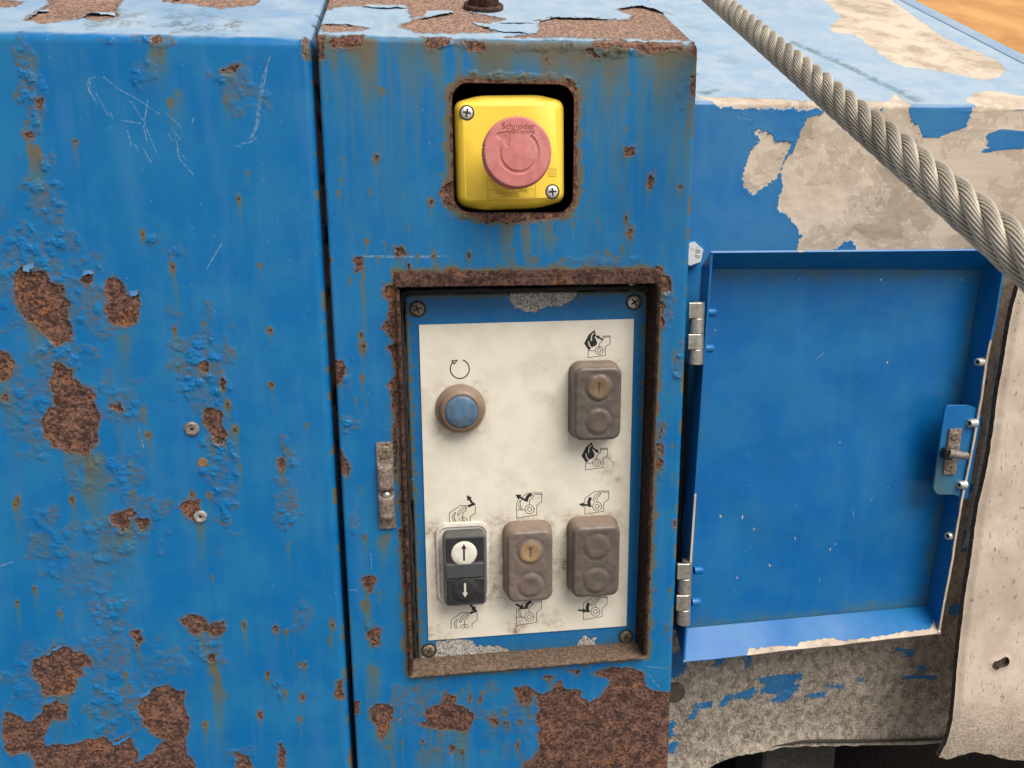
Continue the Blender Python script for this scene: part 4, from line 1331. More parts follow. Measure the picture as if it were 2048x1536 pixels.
# cream label plate
LZ = PZ + 1.0
lb = [at(*p, LZ)[:2] for p in ((838, 650), (1268, 638), (1253, 1252), (857, 1281))]
nu, nv = 190, 280
s_, t_ = np.meshgrid(np.linspace(0, 1, nu), np.linspace(0, 1, nv))
A_ = [np.array(p) for p in lb]
LP = (A_[3][None, None] * ((1 - s_) * (1 - t_))[..., None] + A_[2] * (s_ * (1 - t_))[..., None] + A_[1] * (s_ * t_)[..., None] + A_[0] * ((1 - s_) * t_)[..., None])
BTN = dict(reset=(921, 817, 50, 50), upper=(1188, 800, 50, 78), black=(927, 1125, 54, 76), mid=(1054, 1115, 50, 74), right=(1183, 1106, 50, 73))
dirt = smooth(0.25, 0.9, fbm(LP[..., 0], LP[..., 1], 45, 4, 101)) * 0.22
for k, (bx, by, rx, ry) in BTN.items():
    c, cx_, cy_ = at(bx, by, LZ), at(bx + rx, by, LZ), at(bx, by + ry, LZ)
    q = np.maximum(np.abs(LP[..., 0] - c[0]) - abs(cx_[0] - c[0]), np.abs(LP[..., 1] - c[1]) - abs(cy_[1] - c[1]))
    dirt = np.maximum(dirt, np.exp(-np.maximum(0, q) / (2.6 if k == 'reset' else 3.6)) * (0.35 if k in ('reset', 'upper') else 0.75) * (0.65 + 0.6 * fbm(LP[..., 0], LP[..., 1], 6, 3, 103)))
for bx, by, r, s in ((1215, 930, 9, 0.7), (1230, 960, 7, 0.5), (1035, 1255, 9, 0.8), (990, 1180, 14, 0.6), (1130, 1130, 14, 0.6), (865, 1060, 9, 0.6), (995, 1040, 9, 0.45), (870, 1270, 14, 0.4), (1100, 1240, 14, 0.4)):
    c = at(bx, by, LZ)
    dirt = np.maximum(dirt, np.exp(-((LP[..., 0] - c[0]) ** 2 + (LP[..., 1] - c[1]) ** 2) / (2 * (r * 0.55) ** 2)) * s * (0.5 + 1.2 * np.clip(fbm(LP[..., 0], LP[..., 1], 5, 3, 105) + 0.3, 0, 1)))
top = np.concatenate([LP, np.full(LP.shape[:2] + (1,), LZ)], -1).reshape(-1, 3)
rim_i = list(range(nu)) + [i * nu + nu - 1 for i in range(1, nv)] + [(nv - 1) * nu + i for i in range(nu - 2, -1, -1)] + [i * nu for i in range(nv - 2, 0, -1)]
LV = np.concatenate([top, top[rim_i] - [0, 0, 1.2]])
n0, kk = len(top), len(rim_i)
LF = [list(f) for f in grid_faces(nv, nu)] + [[rim_i[i], n0 + i, n0 + (i + 1) % kk, rim_i[(i + 1) % kk]][::1] for i in range(kk)]
label = build('label_plate', LV, LF, M['label'], panel, dict(dirt=np.concatenate([dirt.ravel(), np.zeros(kk)])), sharp=50)

# pictograms printed on the label
IZ = LZ + 0.06


def arc(cx_, cy_, r, a0, a1, n=28):
    return [(cx_ + r * math.cos(math.radians(a0 + (a1 - a0) * i / n)), cy_ + r * math.sin(math.radians(a0 + (a1 - a0) * i / n))) for i in range(n + 1)]


def spl(pts, n=6):
    """smooth curve through points"""
    P_ = [np.array(pts[0])] + [np.array(p) for p in pts] + [np.array(pts[-1])]
    out = []
    for i in range(1, len(P_) - 2):
        for k in range(n):
            t2 = k / n
            p0, p1, p2, p3 = P_[i - 1], P_[i], P_[i + 1], P_[i + 2]
            out.append(tuple(0.5 * ((2 * p1) + (-p0 + p2) * t2 + (2 * p0 - 5 * p1 + 4 * p2 - p3) * t2 ** 2 + (-p0 + 3 * p1 - 3 * p2 + p3) * t2 ** 3)))
    return out + [tuple(pts[-1])]


def pictogram(strokes, fills, whites, ox, oy, sc, dx=0, dy=0, label_=None):
    mp = lambda p: tuple(at((p[0] + dx) / sc + ox, (p[1] + dy) / sc + oy, IZ)[:2])
    mb = MB()
    for pts, w, closed in strokes:
        ribbon(mb, [mp(p) for p in pts], w, IZ, closed)
    for poly in fills:
        q = ccw([mp(p) for p in poly])
        mb.add([(x, y, IZ + 0.02) for x, y in q], [list(range(len(q)))])
    o = mb.build('pictogram', M['print'], label, smooth_faces=False, label=label_)
    if whites:
        m2 = MB()
        for pts, w in whites:
            ribbon(m2, [mp(p) for p in pts], w, IZ + 0.06)
        m2.build('pictogram_gap', M['white_print'], label, smooth_faces=False)
    return o


M['white_print'] = simple('cream_print', (0.64, 0.59, 0.49), 0.5, var=0.05)
LW = 0.42


def arrow(tail, head, w, hl, hw):
    t_, h_ = np.array(tail, float), np.array(head, float)
    d = (h_ - t_) / np.linalg.norm(h_ - t_)
    n2 = np.array([-d[1], d[0]])
    b = h_ - d * hl
    return [tuple(p) for p in (t_ + n2 * w, b + n2 * w, b + n2 * hw, h_, b - n2 * hw, b - n2 * w, t_ - n2 * w)]


def body_strokes(c=(900, 265)):
    return [([(783, 205), (783, 345), (965, 315), (965, 230), (1010, 195), (1010, 117), (940, 116), (875, 122), (835, 152)], LW, False), ([(783, 205), (800, 178)], LW, False),
            ([(948, 130), (1010, 130)], LW, False), (spl([(940, 125), (928, 160), (900, 182), (898, 226)]), LW, False), (arc(c[0], c[1], 40, 0, 360), LW, True), (arc(c[0], c[1], 18, 0, 360), LW, True),
            ([(783, 270), (860, 270)], LW, False), (spl([(835, 172), (815, 215), (835, 275)]), LW, False), (spl([(818, 180), (800, 222), (820, 270)]), LW, False)]


thick = spl([(920, 130), (885, 148), (868, 195)])
fat = 2.3
pictogram(body_strokes() + [(thick, fat, False)], [arrow((858, 180), (772, 133), 9, 48, 28)], None, 860, 960, 4.5175, label_='machine pictogram with arrow pointing out, above middle boot')
pictogram(body_strokes() + [(thick, fat, False)], [arrow((778, 150), (862, 196), 9, 46, 26)], None, 860, 960, 4.5175, -3, 970, label_='machine pictogram with arrow pointing in, below middle boot')
H_ = [([(1400, 165), (1400, 310), (1570, 282), (1570, 210), (1615, 170), (1615, 98), (1545, 99), (1490, 104), (1400, 165)], LW, False), ([(1552, 110), (1615, 110)], LW, False),
      (arc(1510, 238, 40, 0, 360), LW, True), (arc(1510, 238, 18, 0, 360), LW, True), ([(1440, 240), (1470, 240)], LW, False), (spl([(1548, 105), (1535, 140), (1512, 165), (1510, 198)]), LW, False),
      (spl([(1535, 108), (1492, 138), (1474, 178), (1484, 184), (1505, 150), (1540, 120)]), LW, False), (spl([(1452, 158), (1436, 198), (1444, 242)]), fat, False)]
pictogram(H_, [arrow((1440, 228), (1345, 220), 8, 44, 22)], None, 860, 960, 4.5175, label_='machine pictogram with arrow pointing left, above right boot')
pictogram(H_, [arrow((1352, 222), (1436, 234), 8, 40, 22)], None, 860, 960, 4.5175, -15, 952, label_='machine pictogram with arrow pointing right, below right boot')
D_ = [([(175, 382), (175, 300), (270, 232), (335, 232)], LW, False), ([(405, 235), (410, 235), (410, 298), (364, 332), (364, 372)], LW, False), (spl([(334, 238), (322, 278), (297, 302), (297, 372)]), LW, False), (arc(297, 380, 42, 190, 350), LW, False), (arc(297, 380, 20, 190, 350), LW, False),
      (spl([(325, 236), (278, 262), (250, 312), (262, 318), (290, 278), (328, 250)]), LW, False), (spl([(218, 378), (202, 335), (222, 296), (232, 300), (218, 335), (236, 378)]), LW, False), ([(342, 238), (408, 214)], 1.7, False)]
pictogram(D_, [arrow((385, 212), (332, 136), 10, 46, 26)], None, 860, 960, 4.5175, label_='half machine pictogram with arrow up, above black button')
pictogram(D_, [arrow((340, 150), (402, 224), 10, 46, 26)], None, 860, 960, 4.5175, 16, 966, label_='half machine pictogram with arrow down, below black button')
B_ = [([(175, 295), (173, 362), (340, 338), (340, 258), (385, 225), (385, 152), (318, 155), (318, 190), (280, 230), (280, 270)], LW, False), ([(322, 165), (385, 163)], LW, False), ([(175, 295), (242, 295)], LW, False), (arc(280, 292, 38, 0, 360), LW, True), (arc(280, 292, 17, 0, 360), LW, True)]
Bf = [(235, 95), (250, 145), (238, 162), (262, 215), (255, 240), (215, 262), (180, 292), (135, 225), (180, 140)]
Bw = [(spl([(230, 125), (208, 152), (205, 200)]), 0.8), (spl([(178, 203), (185, 240), (208, 268)]), 0.8)]
pictogram(B_, [Bf, arrow((318, 192), (243, 148), 8, 40, 20)], Bw, 1140, 640, 4.8, label_='black tailgate pictogram with arrow opening, above upper right boot')
pictogram(B_, [Bf, arrow((247, 152), (305, 198), 8, 38, 20)], Bw, 1140, 640, 4.8, -25, 1078, label_='black tailgate pictogram with arrow closing, below upper right boot')
C_ = zoomed(arc(826, 762, 56, -72, 228, 48), 640, 480, 2.954)
hd = zoomed([(779, 714), (810, 711), (793, 732)], 640, 480, 2.954)
pictogram([(C_, 0.75, False), (hd, 0.75, True)], [], None, 0, 0, 1.0, label_='circular arrow pictogram above the blue button')


# ---------------------------------------------------------------- buttons
def pill_loft(cx_, cy_, rings, n=12):
    """rings: (w, h, r, z, dx, dy)"""
    return [[(x + dx, y + dy, z) for x, y in rrect(cx_, cy_, w, h, r, n)] for w, h, r, z, dx, dy in rings]


def boot(px_rect, H, mat, caps, label_):
    x0, y0, x1, y1 = px_rect
    a, b = at(x0, y0, LZ), at(x1, y1, LZ)
    cx_, cy_, w, h = (a[0] + b[0]) / 2, (a[1] + b[1]) / 2, b[0] - a[0], a[1] - b[1]
    rings = [(w, h, 7.5, LZ, 0, 0), (w, h, 7.5, LZ + 1.2, 0, 0), (w - 0.7, h - 0.7, 7.2, LZ + 2.0, 0, 0), (w - 1.6, h - 2.0, 6.8, LZ + 4, 0, 0), (w - 2.2, h - 3.2, 6.4, LZ + H - 4.0, 0, 0), (w - 2.8, h - 4.0, 6.0, LZ + H - 2.2, 0, 0),
             (w - 3.8, h - 5.2, 5.6, LZ + H - 1.0, 0, 0), (w - 5.2, h - 6.8, 5.2, LZ + H - 0.35, 0, 0), (w - 6.8, h - 8.4, 4.6, LZ + H - 0.1, 0, 0)]
    def dense(r):
        r = np.array(r)
        q = np.concatenate([r, r[:1]])
        sl = np.concatenate([[0], np.cumsum(np.linalg.norm(np.diff(q, axis=0), axis=1))])
        ss_ = np.linspace(0, sl[-1], 181)[:-1]
        return np.stack([np.interp(ss_, sl, q[:, i]) for i in range(3)], -1)
    R_ = [dense(r) for r in pill_loft(cx_, cy_, rings)]
    last = R_[-1]
    c = np.array([cx_, cy_, LZ + H - 0.1])
    for k in range(1, 46):
        R_.append(c + (last - c) * (1 - k / 46.0))
    V_ = np.concatenate(R_)
    front = V_[:, 2] > LZ + H - 1.2
    cap_f, mark = np.zeros(len(V_)), np.zeros(len(V_))
    for fy, amp, glow, arrow_ in caps:
        qx, qy = cx_ + 0.2, cy_ + fy * h
        d = np.hypot(V_[:, 0] - qx, V_[:, 1] - qy)
        R0 = w * 0.225
        V_[front, 2] += (smooth(R0 * 1.25, R0 * 0.8, d[front]) * amp - np.exp(-((d[front] - R0 * 1.2) / 1.4) ** 2) * 0.28)
        if amp < 1:
            V_[front, 2] -= smooth(R0 * 0.8, 0, d[front]) * 0.5
        cap_f = np.maximum(cap_f, smooth(R0 * 1.1, R0 * 0.75, d) * glow * front)
        if arrow_:
            mark = np.maximum(mark, smooth(1.0, 0.3, np.abs(V_[:, 0] - qx)) * smooth(4.2, 3.0, np.abs(V_[:, 1] - qy)) * front * 0.8)
            mark = np.maximum(mark, smooth(2.2, 1.0, np.abs(V_[:, 0] - qx) + np.abs(V_[:, 1] - qy - 2.6)) * front * 0.8)
    V_[front, 2] += fbm(V_[front, 0], V_[front, 1], 9, 3, 12) * 0.30
    dust = smooth(cy_ + h * 0.38, cy_ + h * 0.49, V_[:, 1]) * (1 - 0.5 * front) * 0.8
    mb = MB()
    mb.loft([V_[i * len(last):(i + 1) * len(last)] for i in range(len(R_))], False, True)
    return build('button_boot', np.array(mb.v), mb.f, mat, panel, dict(cap=cap_f, mark=mark, dust=dust), sharp=None, label=label_)


boot((1137, 722, 1234, 873), 15, M['boot_dark'], ((0.21, 0.9, 0.9, True), (-0.22, 0.7, 0, False)), 'dark brown rubber double button boot at upper right')
boot((1005, 1043, 1102, 1186), 15, M['boot'], ((0.20, 0.9, 0.95, True), (-0.24, 0.8, 0, False)), 'light brown rubber double button boot with amber cap')
boot((1134, 1034, 1231, 1177), 15, M['boot_dark'], ((0.20, 0.6, 0.15, False), (-0.24, 0.8, 0, False)), 'cracked dark brown rubber double button boot at lower right')

# reset button: dusty boot ring with a blue cap
c = at(921, 817, LZ)
R0 = abs(at(971, 817, LZ)[0] - c[0])
rb = MB().lathe(c, [(R0, 0), (R0 * 1.0, 1.4), (R0 * 0.975, 2.6), (R0 * 0.93, 5.5), (R0 * 0.88, 8.0), (R0 * 0.80, 9.6), (R0 * 0.72, 10.3), (R0 * 0.66, 10.2), (R0 * 0.64, 9.6)], 64).v
nb = len(rb)
mb = MB().lathe(c, [(R0, 0), (R0 * 1.0, 1.4), (R0 * 0.975, 2.6), (R0 * 0.93, 5.5), (R0 * 0.88, 8.0), (R0 * 0.80, 9.6), (R0 * 0.72, 10.3), (R0 * 0.66, 10.2), (R0 * 0.64, 9.6)], 64)
yy = np.array(mb.v)[:, 1]
rs = build('reset_button', mb.v, mb.f, boot_material('dusty_boot', (0.20, 0.125, 0.075), (0.2, 0.1, 0.1)), panel, dict(cap=np.zeros(len(yy)), mark=np.zeros(len(yy)), dust=smooth(c[1] - 4, c[1] + R0, yy)), sharp=None, label='round reset button with blue cap in dusty brown boot')
MB().lathe(c, [(R0 * 0.655, 9.4), (R0 * 0.65, 10.4), (R0 * 0.60, 11.3), (R0 * 0.5, 11.8), (R0 * 0.25, 12.1), (R0 * 0.03, 12.2)], 48).build('cap', M['blue_cap'], rs)

# black double button without its boot
a, b = at(870, 1046, LZ), at(980, 1200, LZ)
cx_, cy_, w, h = (a[0] + b[0]) / 2, (a[1] + b[1]) / 2, b[0] - a[0], a[1] - b[1]
mb = MB()
mb.loft(pill_loft(cx_, cy_, [(w, h, 8, LZ, 0, 0), (w, h, 8, LZ + 1.4, 0, 0), (w - 1, h - 1, 7.5, LZ + 2.2, 0, 0), (w - 4, h - 5, 6, LZ + 2.6, 0, 0), (w - 6, h - 7, 5, LZ + 1.4, 0, 0)]), False, True)
dbl = mb.build('double_button', M['bezel'], panel, label='black double push button with white up cap, pale worn bezel')
HB = 13.0
fa, fb = at(888, 1075, LZ + HB), at(971, 1208, LZ + HB)
bx_, by_, bw, bh = (fa[0] + fb[0]) / 2, (fa[1] + fb[1]) / 2, fb[0] - fa[0], fa[1] - fb[1]
mb = MB()
mb.loft(pill_loft(bx_, by_, [(bw + 1.2, bh + 0.6, 4.0, LZ + 1, 0, 0), (bw + 1.6, bh + 1.2, 3.6, LZ + HB - 1.6, 0, 0), (bw + 0.6, bh + 0.4, 3.2, LZ + HB - 0.3, 0, 0), (bw - 0.6, bh - 0.6, 2.8, LZ + HB, 0, 0), (bw - 1.4, bh - 1.4, 2.4, LZ + HB - 0.1, 0, 0), (bw - 1.6, bh - 1.6, 2.2, LZ + HB - 0.7, 0, 0)]), False, True)
mb.build('collar', M['grey_plastic'], dbl)
for f0, f1, nm in ((0.135, 0.495, 'upper_key'), (-0.495, -0.105, 'lower_key')):
    kb = MB()
    kb.prism(rrect(bx_, by_ + (f0 + f1) / 2 * bh, bw - 2.2, (f1 - f0) * bh - 0.9, 1.6, 4), LZ + HB - 1.5, LZ + HB + 0.15, 0.35)
    kb.build('key', M['black_plastic'], dbl)
ba = MB()
yb0, yb1 = by_ - 0.085 * bh, by_ + 0.115 * bh
rings = []
for i in range(9):
    x = bx_ - bw / 2 + 1 + (bw - 2) * i / 8
    k = 0.55 * math.sin(math.pi * i / 8)
    rings.append([(x, yb0, LZ + HB - 1), (x, yb0, LZ + HB + 0.4), (x, yb0 + 0.5, LZ + HB + 0.9 + k), (x, yb1 - 0.5, LZ + HB + 0.9 + k), (x, yb1, LZ + HB + 0.4), (x, yb1, LZ + HB - 1)])
ba.loft(rings, True, True)
ba.build('indicator_band', M['band_plastic'], dbl, sharp=25)
KZ = LZ + HB + 0.1


def zc(px, py, z):
    return at(px / 4.5175 + 860, py / 4.5175 + 960, z)


for (qx, qy), rr_, mt, am, tail, head in (((308, 662), 116, M['white_cap'], M['print'], (308, 730), (306, 578)), ((316, 990), 114, M['black_plastic'], M['white_print'], (316, 932), (318, 1062))):
    cc = zc(qx, qy, KZ)
    R2 = abs(zc(qx + rr_, qy, KZ)[0] - cc[0])
    kc = MB().lathe(cc, [(R2, -0.3), (R2, 0.45), (R2 * 0.95, 0.75), (R2 * 0.6, 0.8), (R2 * 0.05, 0.8)], 48).build('cap', mt, dbl)
    q = ccw([tuple(zc(*p, KZ + 0.83)[:2]) for p in arrow(tail, head, 9, 45, 25)])
    m2 = MB()
    m2.add([(x, y, cc[2] + 0.83) for x, y in q], [list(range(len(q)))])
    m2.build('arrow_mark', am, dbl, smooth_faces=False)

# ---------------------------------------------------------------- emergency stop station behind the square opening
EZ = -1.5
estop = thing('emergency_stop', 'yellow emergency stop box with faded red mushroom button in the square cutout', 'emergency stop', at(1018, 305, -50))
ze = lambda pts: zoomed(pts, 860, 140, 4.956)
out_ = [at(*p, EZ - 5)[:2] for p in ze([(234, 320), (480, 250), (1080, 243), (1326, 305), (1330, 1300), (1080, 1368), (520, 1392), (268, 1330)])]
inn_ = [at(*p, EZ)[:2] for p in ze([(312, 352), (700, 346), (900, 346), (1258, 348), (1282, 1262), (1000, 1280), (700, 1290), (345, 1298)])]
o8, i8 = ccw(out_), ccw(inn_)
# same winding and start: both lists run tl, t, t, tr, br, b, b, bl
ro, ri = round_poly(o8, 5.0, 5), round_poly(i8, 3.2, 5)
cen_ = np.mean(np.array(ri), 0)
mid_ = [tuple(np.array(a) * 0.35 + np.array(b) * 0.65) for a, b in zip(ro, ri)]
mb = MB()
mb.loft([[(x, y, EZ - 55) for x, y in ro], [(x, y, EZ - 6.0) for x, y in ro], [tuple(np.array([x, y]) * 0.985 + cen_ * 0.015) + (EZ - 4.2,) for x, y in ro],
         [(x, y, EZ - 1.2) for x, y in mid_], [(x, y, EZ - 0.35) for x, y in ri], [tuple(np.array([x, y]) * 0.985 + cen_ * 0.015) + (EZ,) for x, y in ri]], True, True)
house = mb.build('housing', M['yellow'], estop, sharp=32)
for sx, sy, a_ in ((365, 425, 80), (1212, 1206, 5)):
    c = at(*ze([(sx, sy)])[0], EZ - 0.4)
    MB().lathe(c, [(4.45, -0.2), (4.45, 0.47), (3.9, 0.5)], 36, cap1=True).build('screw_well', M['screw_dark'], estop)
    screw(estop, c + np.array([0, 0, -0.25]), 3.95, M['screw_bright'] if 'screw_bright' in M else M['screw'], a_)
# double-insulation squares, name field and moulded name on the housing
mk = MB()
for k, wd in ((36, 0.35), (16, 0.3)):
    qq = [at(*p, EZ)[:2] for p in ze([(1213 - k, 1017 - k), (1213 + k, 1017 - k), (1213 + k, 1017 + k), (1213 - k, 1017 + k)])]
    ribbon(mk, [tuple(p) for p in qq], wd, EZ + 0.07, True)
for q_ in ([(565, 1090), (1045, 1090), (1048, 1285), (572, 1290)], [(580, 1185), (1028, 1178), (1032, 1262), (584, 1272)]):
    ribbon(mk, [tuple(at(*p, EZ)[:2]) for p in ze(q_)], 0.22, EZ + 0.07, True)
ribbon(mk, [tuple(at(*p, EZ)[:2]) for p in ze([(890, 1197), (955, 1195), (955, 1215)])], 0.8, EZ + 0.07)
mk.build('moulded_mark', M['yellow_print'], house, smooth_faces=False)


def lettering(text, px, py, z, width_px, parent, mat, raise_=0.12, zoom=None, rot=0.0):
    vs, fs = text_mesh(text, 1.0, 0.02)
    w_ = np.ptp(vs[:, 0])
    c = at(px, py, z)
    wmm = abs(at(px + width_px / 2, py, z)[0] - at(px - width_px / 2, py, z)[0])
    k = wmm / w_
    V_ = vs.copy()
    V_[:, 0] = (vs[:, 0] - vs[:, 0].mean() * 0 - (vs[:, 0].max() + vs[:, 0].min()) / 2) * k + c[0]
    V_[:, 1] = (vs[:, 1] - (vs[:, 1].max() + vs[:, 1].min()) / 2) * k + c[1]
    V_[:, 2] = z + np.where(vs[:, 2] > 0, raise_, -0.05)
    return build('lettering', V_, fs, mat, parent, smooth_faces=False)


p_ = ze([(770, 1210)])[0]
lettering('Schneider', *p_, EZ, 47, house, M['yellow_print'])
p_ = ze([(820, 1242)])[0]
lettering('Electric', *p_, EZ, 26, house, M['yellow_print'])
lg = MB()
ribbon(lg, [tuple(at(*p, EZ)[:2]) for p in ze(arc(728, 1240, 17, 0, 360, 16))], 0.45, EZ + 0.07, True)
lg.build('logo_mark', M['yellow_print'], house, smooth_faces=False)

# mushroom head
KNZ = 27.0
ck = at(*ze([(870, 815)])[0], KNZ)
RK = abs(at(1035.5 + 69.5, 304.5, KNZ)[0] - ck[0])
stem = MB().lathe(np.array([ck[0], ck[1], 0]), [(14.5, EZ - 0.2), (14.5, EZ + 3.0), (11.5, EZ + 3.4), (11.0, 8), (12.5, 13), (RK * 0.86, 16)], 48, cap1=False)
prof = [(RK * 0.86, 16.0), (RK * 0.97, 17.0), (RK, 18.5), (RK, 23.2), (RK * 0.992, 24.6), (RK * 0.965, 25.8), (RK * 0.93, 26.5)]
n_ = 240
rings = []
for r, z in prof:
    ring_ = []
    for k in range(n_):
        a_ = 2 * math.pi * k / n_
        rr_ = r
        for a0 in (math.pi, 1.5 * math.pi, 0.0, 0.5 * math.pi):
            da = math.atan2(math.sin(a_ - a0), math.cos(a_ - a0))
            if abs(da) < 0.24 and 18 < z < 26:
                rr_ -= 0.30 * (1 if math.sin(da * 62) > 0.1 else 0)
        ring_.append((ck[0] + rr_ * math.cos(a_), ck[1] + rr_ * math.sin(a_), z))
    rings.append(ring_)
kz = RK / (345 / 4.956)      # mm per photo pixel on the head
pc = np.array([(880 - 870) / 4.956 * kz, 0.0])
tri = [np.array([(x - 870) / 4.956 * kz, -(y - 815) / 4.956 * kz]) for x, y in ((678, 655), (778, 636), (765, 742))]
for j in range(1, 85):
    r = RK * 0.93 * (1 - j / 85.0)
    aa = 2 * np.pi * np.arange(n_) / n_
    x, y = r * np.cos(aa), r * np.sin(aa)
    z = 26.5 + 0.5 * (1 - (r / (RK * 0.93)) ** 2) * np.ones(n_)
    dx_, dy_ = x - pc[0], y - pc[1]
    rad, ang = np.hypot(dx_, dy_), np.degrees(np.arctan2(dy_, dx_))
    Rg = 190 / 4.956 * kz
    onarc = ~((ang > 52) & (ang < 138))
    g = smooth(1.15, 0.75, np.abs(rad - Rg)) * onarc
    sdt = poly_sd(x, y, ccw([tuple(p) for p in tri]), 3)
    g = np.maximum(g, smooth(-0.25, 0.15, sdt))
    z = z - 0.62 * g
    rings.append([(ck[0] + a, ck[1] + b, c_) for a, b, c_ in zip(x, y, z)])
stem.build('stem', M['red_mark'], estop)
mb = MB()
mb.loft(rings, False, True)
knob = mb.build('button', M['red'], estop, sharp=60)
p_ = ze([(877, 553)])[0]
lettering('Schneider', *p_, 26.62, 66, knob, M['red_mark'], 0.18)
p_ = ze([(950, 607)])[0]
lettering('Electric', *p_, 26.7, 36, knob, M['red_mark'], 0.18)
lg = MB()
q = zoomed(arc(825, 606, 18, 0, 360, 18), 860, 140, 4.956)
ribbon(lg, [tuple(at(*p, 26.8)[:2]) for p in q], 0.6, 26.86, True)
lg.build('logo_mark', M['red_mark'], knob, smooth_faces=False)
# ---------------------------------------------------------------- right housing: peeling sheet behind the door, sloping back on top
HZ = -48.0
TOPH = at(1600, 207, HZ)[1]
uvH = sheet_mapper(TOPH, HZ)
xh0 = XM_R - 6
xh1 = 330.0
yplate = at(1600, 1484, HZ)[1]
rimA, rimB = on_plane(1800, 0, (0, TOPH, HZ), UPN), on_plane(2048, 128, (0, TOPH, HZ), UPN)
yend = yplate - 40
u = steps((xh0, 300.0, 0.75), (300.0, 600, 12))
v = steps((yend, at(1600, 1255, HZ)[1], 0.75), (at(1600, 1255, HZ)[1], at(1600, 520, HZ)[1], 3.0), (at(1600, 520, HZ)[1], TOPH + 10, 0.75), (TOPH + 10, TOPH + 220, 1.3), (TOPH + 220, TOPH + 420, 15))
U, V = np.meshgrid(u, v)
zH = lambda pts: zoomed(pts, 1300, 0, 2.738)
zK = lambda pts: zoomed(pts, 1320, 1200, 2.813)
worn = np.full(U.shape, -12.0)
beige = [
    zH([(870, 640), (960, 610), (1100, 600), (1250, 590), (1300, 590), (1410, 590), (1425, 640), (1460, 690), (1480, 740), (1550, 765), (1640, 720), (1700, 715), (1740, 690), (1770, 600), (1800, 600), (2160, 590), (2160, 740), (1960, 710), (1870, 690), (1840, 740), (1820, 840), (1850, 830), (1960, 815), (2160, 810), (2160, 1500), (1120, 1500), (1120, 1310), (1040, 1340), (1000, 1380), (810, 1380), (830, 1290), (800, 1240), (710, 1150), (700, 1070), (730, 1020), (720, 930), (740, 870), (800, 790), (820, 720)]),
    zH([(580, 720), (640, 720), (690, 780), (800, 770), (745, 850), (730, 900), (690, 970), (640, 1020), (600, 1030), (590, 1070), (560, 1065), (515, 1010), (515, 920), (550, 840), (600, 760)]),
    zH([(880, -60), (1240, -60), (1600, 200), (1900, 330), (1950, 380), (1930, 420), (1830, 445), (1700, 410), (1540, 380), (1400, 370), (1320, 330), (1200, 250), (1120, 190), (1000, 175), (990, 140), (1060, 95)]),
    zH([(270, 530), (640, 540), (940, 560), (1230, 555), (1290, 560), (1350, 520), (1420, 570), (1420, 610), (1240, 600), (800, 600), (620, 600), (380, 590)]),
    zH([(1720, 560), (1800, 500), (1860, 495), (2160, 545), (2160, 610), (1770, 610), (1800, 590)]),
]
for poly in beige:
    worn = np.maximum(worn, poly_sd(U, V, [uvH(*p) for p in poly]))
n1_, n2_ = fbm(U, V, 9, 4, 131), fbm(U, V, 2.2, 3, 133)
worn = np.where(worn > -11, worn + n1_ * 2.0 + n2_ * 1.1, worn)
ybare = at(1600, 1240, HZ)[1]
lower = smooth(ybare + 25, ybare + 5, V)
blue_left = np.full(U.shape, -12.0)
for poly in (zK([(50, 300), (150, 300), (140, 370), (130, 410), (70, 430), (50, 420)]), zK([(545, 460), (640, 440), (790, 430), (790, 470), (740, 500), (780, 540), (760, 580), (680, 640), (720, 600), (560, 580), (600, 510)]), zK([(340, 680), (345, 620), (400, 580), (430, 590), (520, 530), (540, 560), (490, 630), (400, 610)]),
             zK([(200, 640), (285, 615), (280, 660), (210, 650), (185, 730), (165, 730)]), zK([(620, 650), (700, 590), (730, 600), (720, 640), (660, 680)]), zK([(1330, 280), (1440, 290), (1470, 340), (1430, 330)]), zK([(1330, 465), (1440, 470), (1540, 460), (1550, 490), (1430, 490)]), zK([(1410, 390), (1480, 385), (1490, 420), (1460, 430)]),
             zK([(45, 750), (70, 755), (70, 830), (45, 840)]), zK([(45, 900), (95, 890), (75, 960), (45, 960)]), zK([(320, 330), (370, 335), (330, 375)]), zK([(480, 310), (510, 310), (490, 380)]), zK([(930, 540), (1020, 540), (1000, 560)]), zK([(830, 620), (920, 600), (915, 635), (850, 640)]), zK([(1160, 630), (1190, 630), (1180, 670)]), zK([(1440, 210), (1460, 215), (1440, 240)]), zK([(1600, 40), (1700, 20), (1690, 90), (1620, 80)]), zK([(1110, 480), (1150, 480), (1140, 500)])):
    blue_left = np.maximum(blue_left, poly_sd(U, V, [uvH(*p) for p in poly]))
low_w = np.where(blue_left > -11, -(blue_left + 1.0 + n2_ * 2.4 + fbm(U, V * 0.4, 3, 3, 135) * 2.4), 5.0)
worn = np.where(V < ybare + 15, np.minimum(low_w, 5), worn)
beside = (U > at(1872, 900, HZ)[0]) & (V < at(1900, 545, HZ)[1]) & (V >= ybare + 15)
worn = np.where(beside, np.where(fbm(U, V, 16, 3, 137) > 0.42, -1.0, 4.0), worn)
lower = np.where(beside, 0.75, lower)
chalk = smooth(TOPH - 1.5, TOPH + 3.5, V)
h = -0.28 * smooth(-0.2, 0.2, worn) + np.where(worn > 0, fbm(U, V, 18, 4, 141) * 0.45, 0) * (1 - lower) + np.exp(-np.abs(worn + 0.8) / 1.0) * 0.25 + lower * (fbm(U, V, 1.7, 3, 143, 0.65) * 0.35 + fbm(U, V, 12, 2, 145) * 0.5)
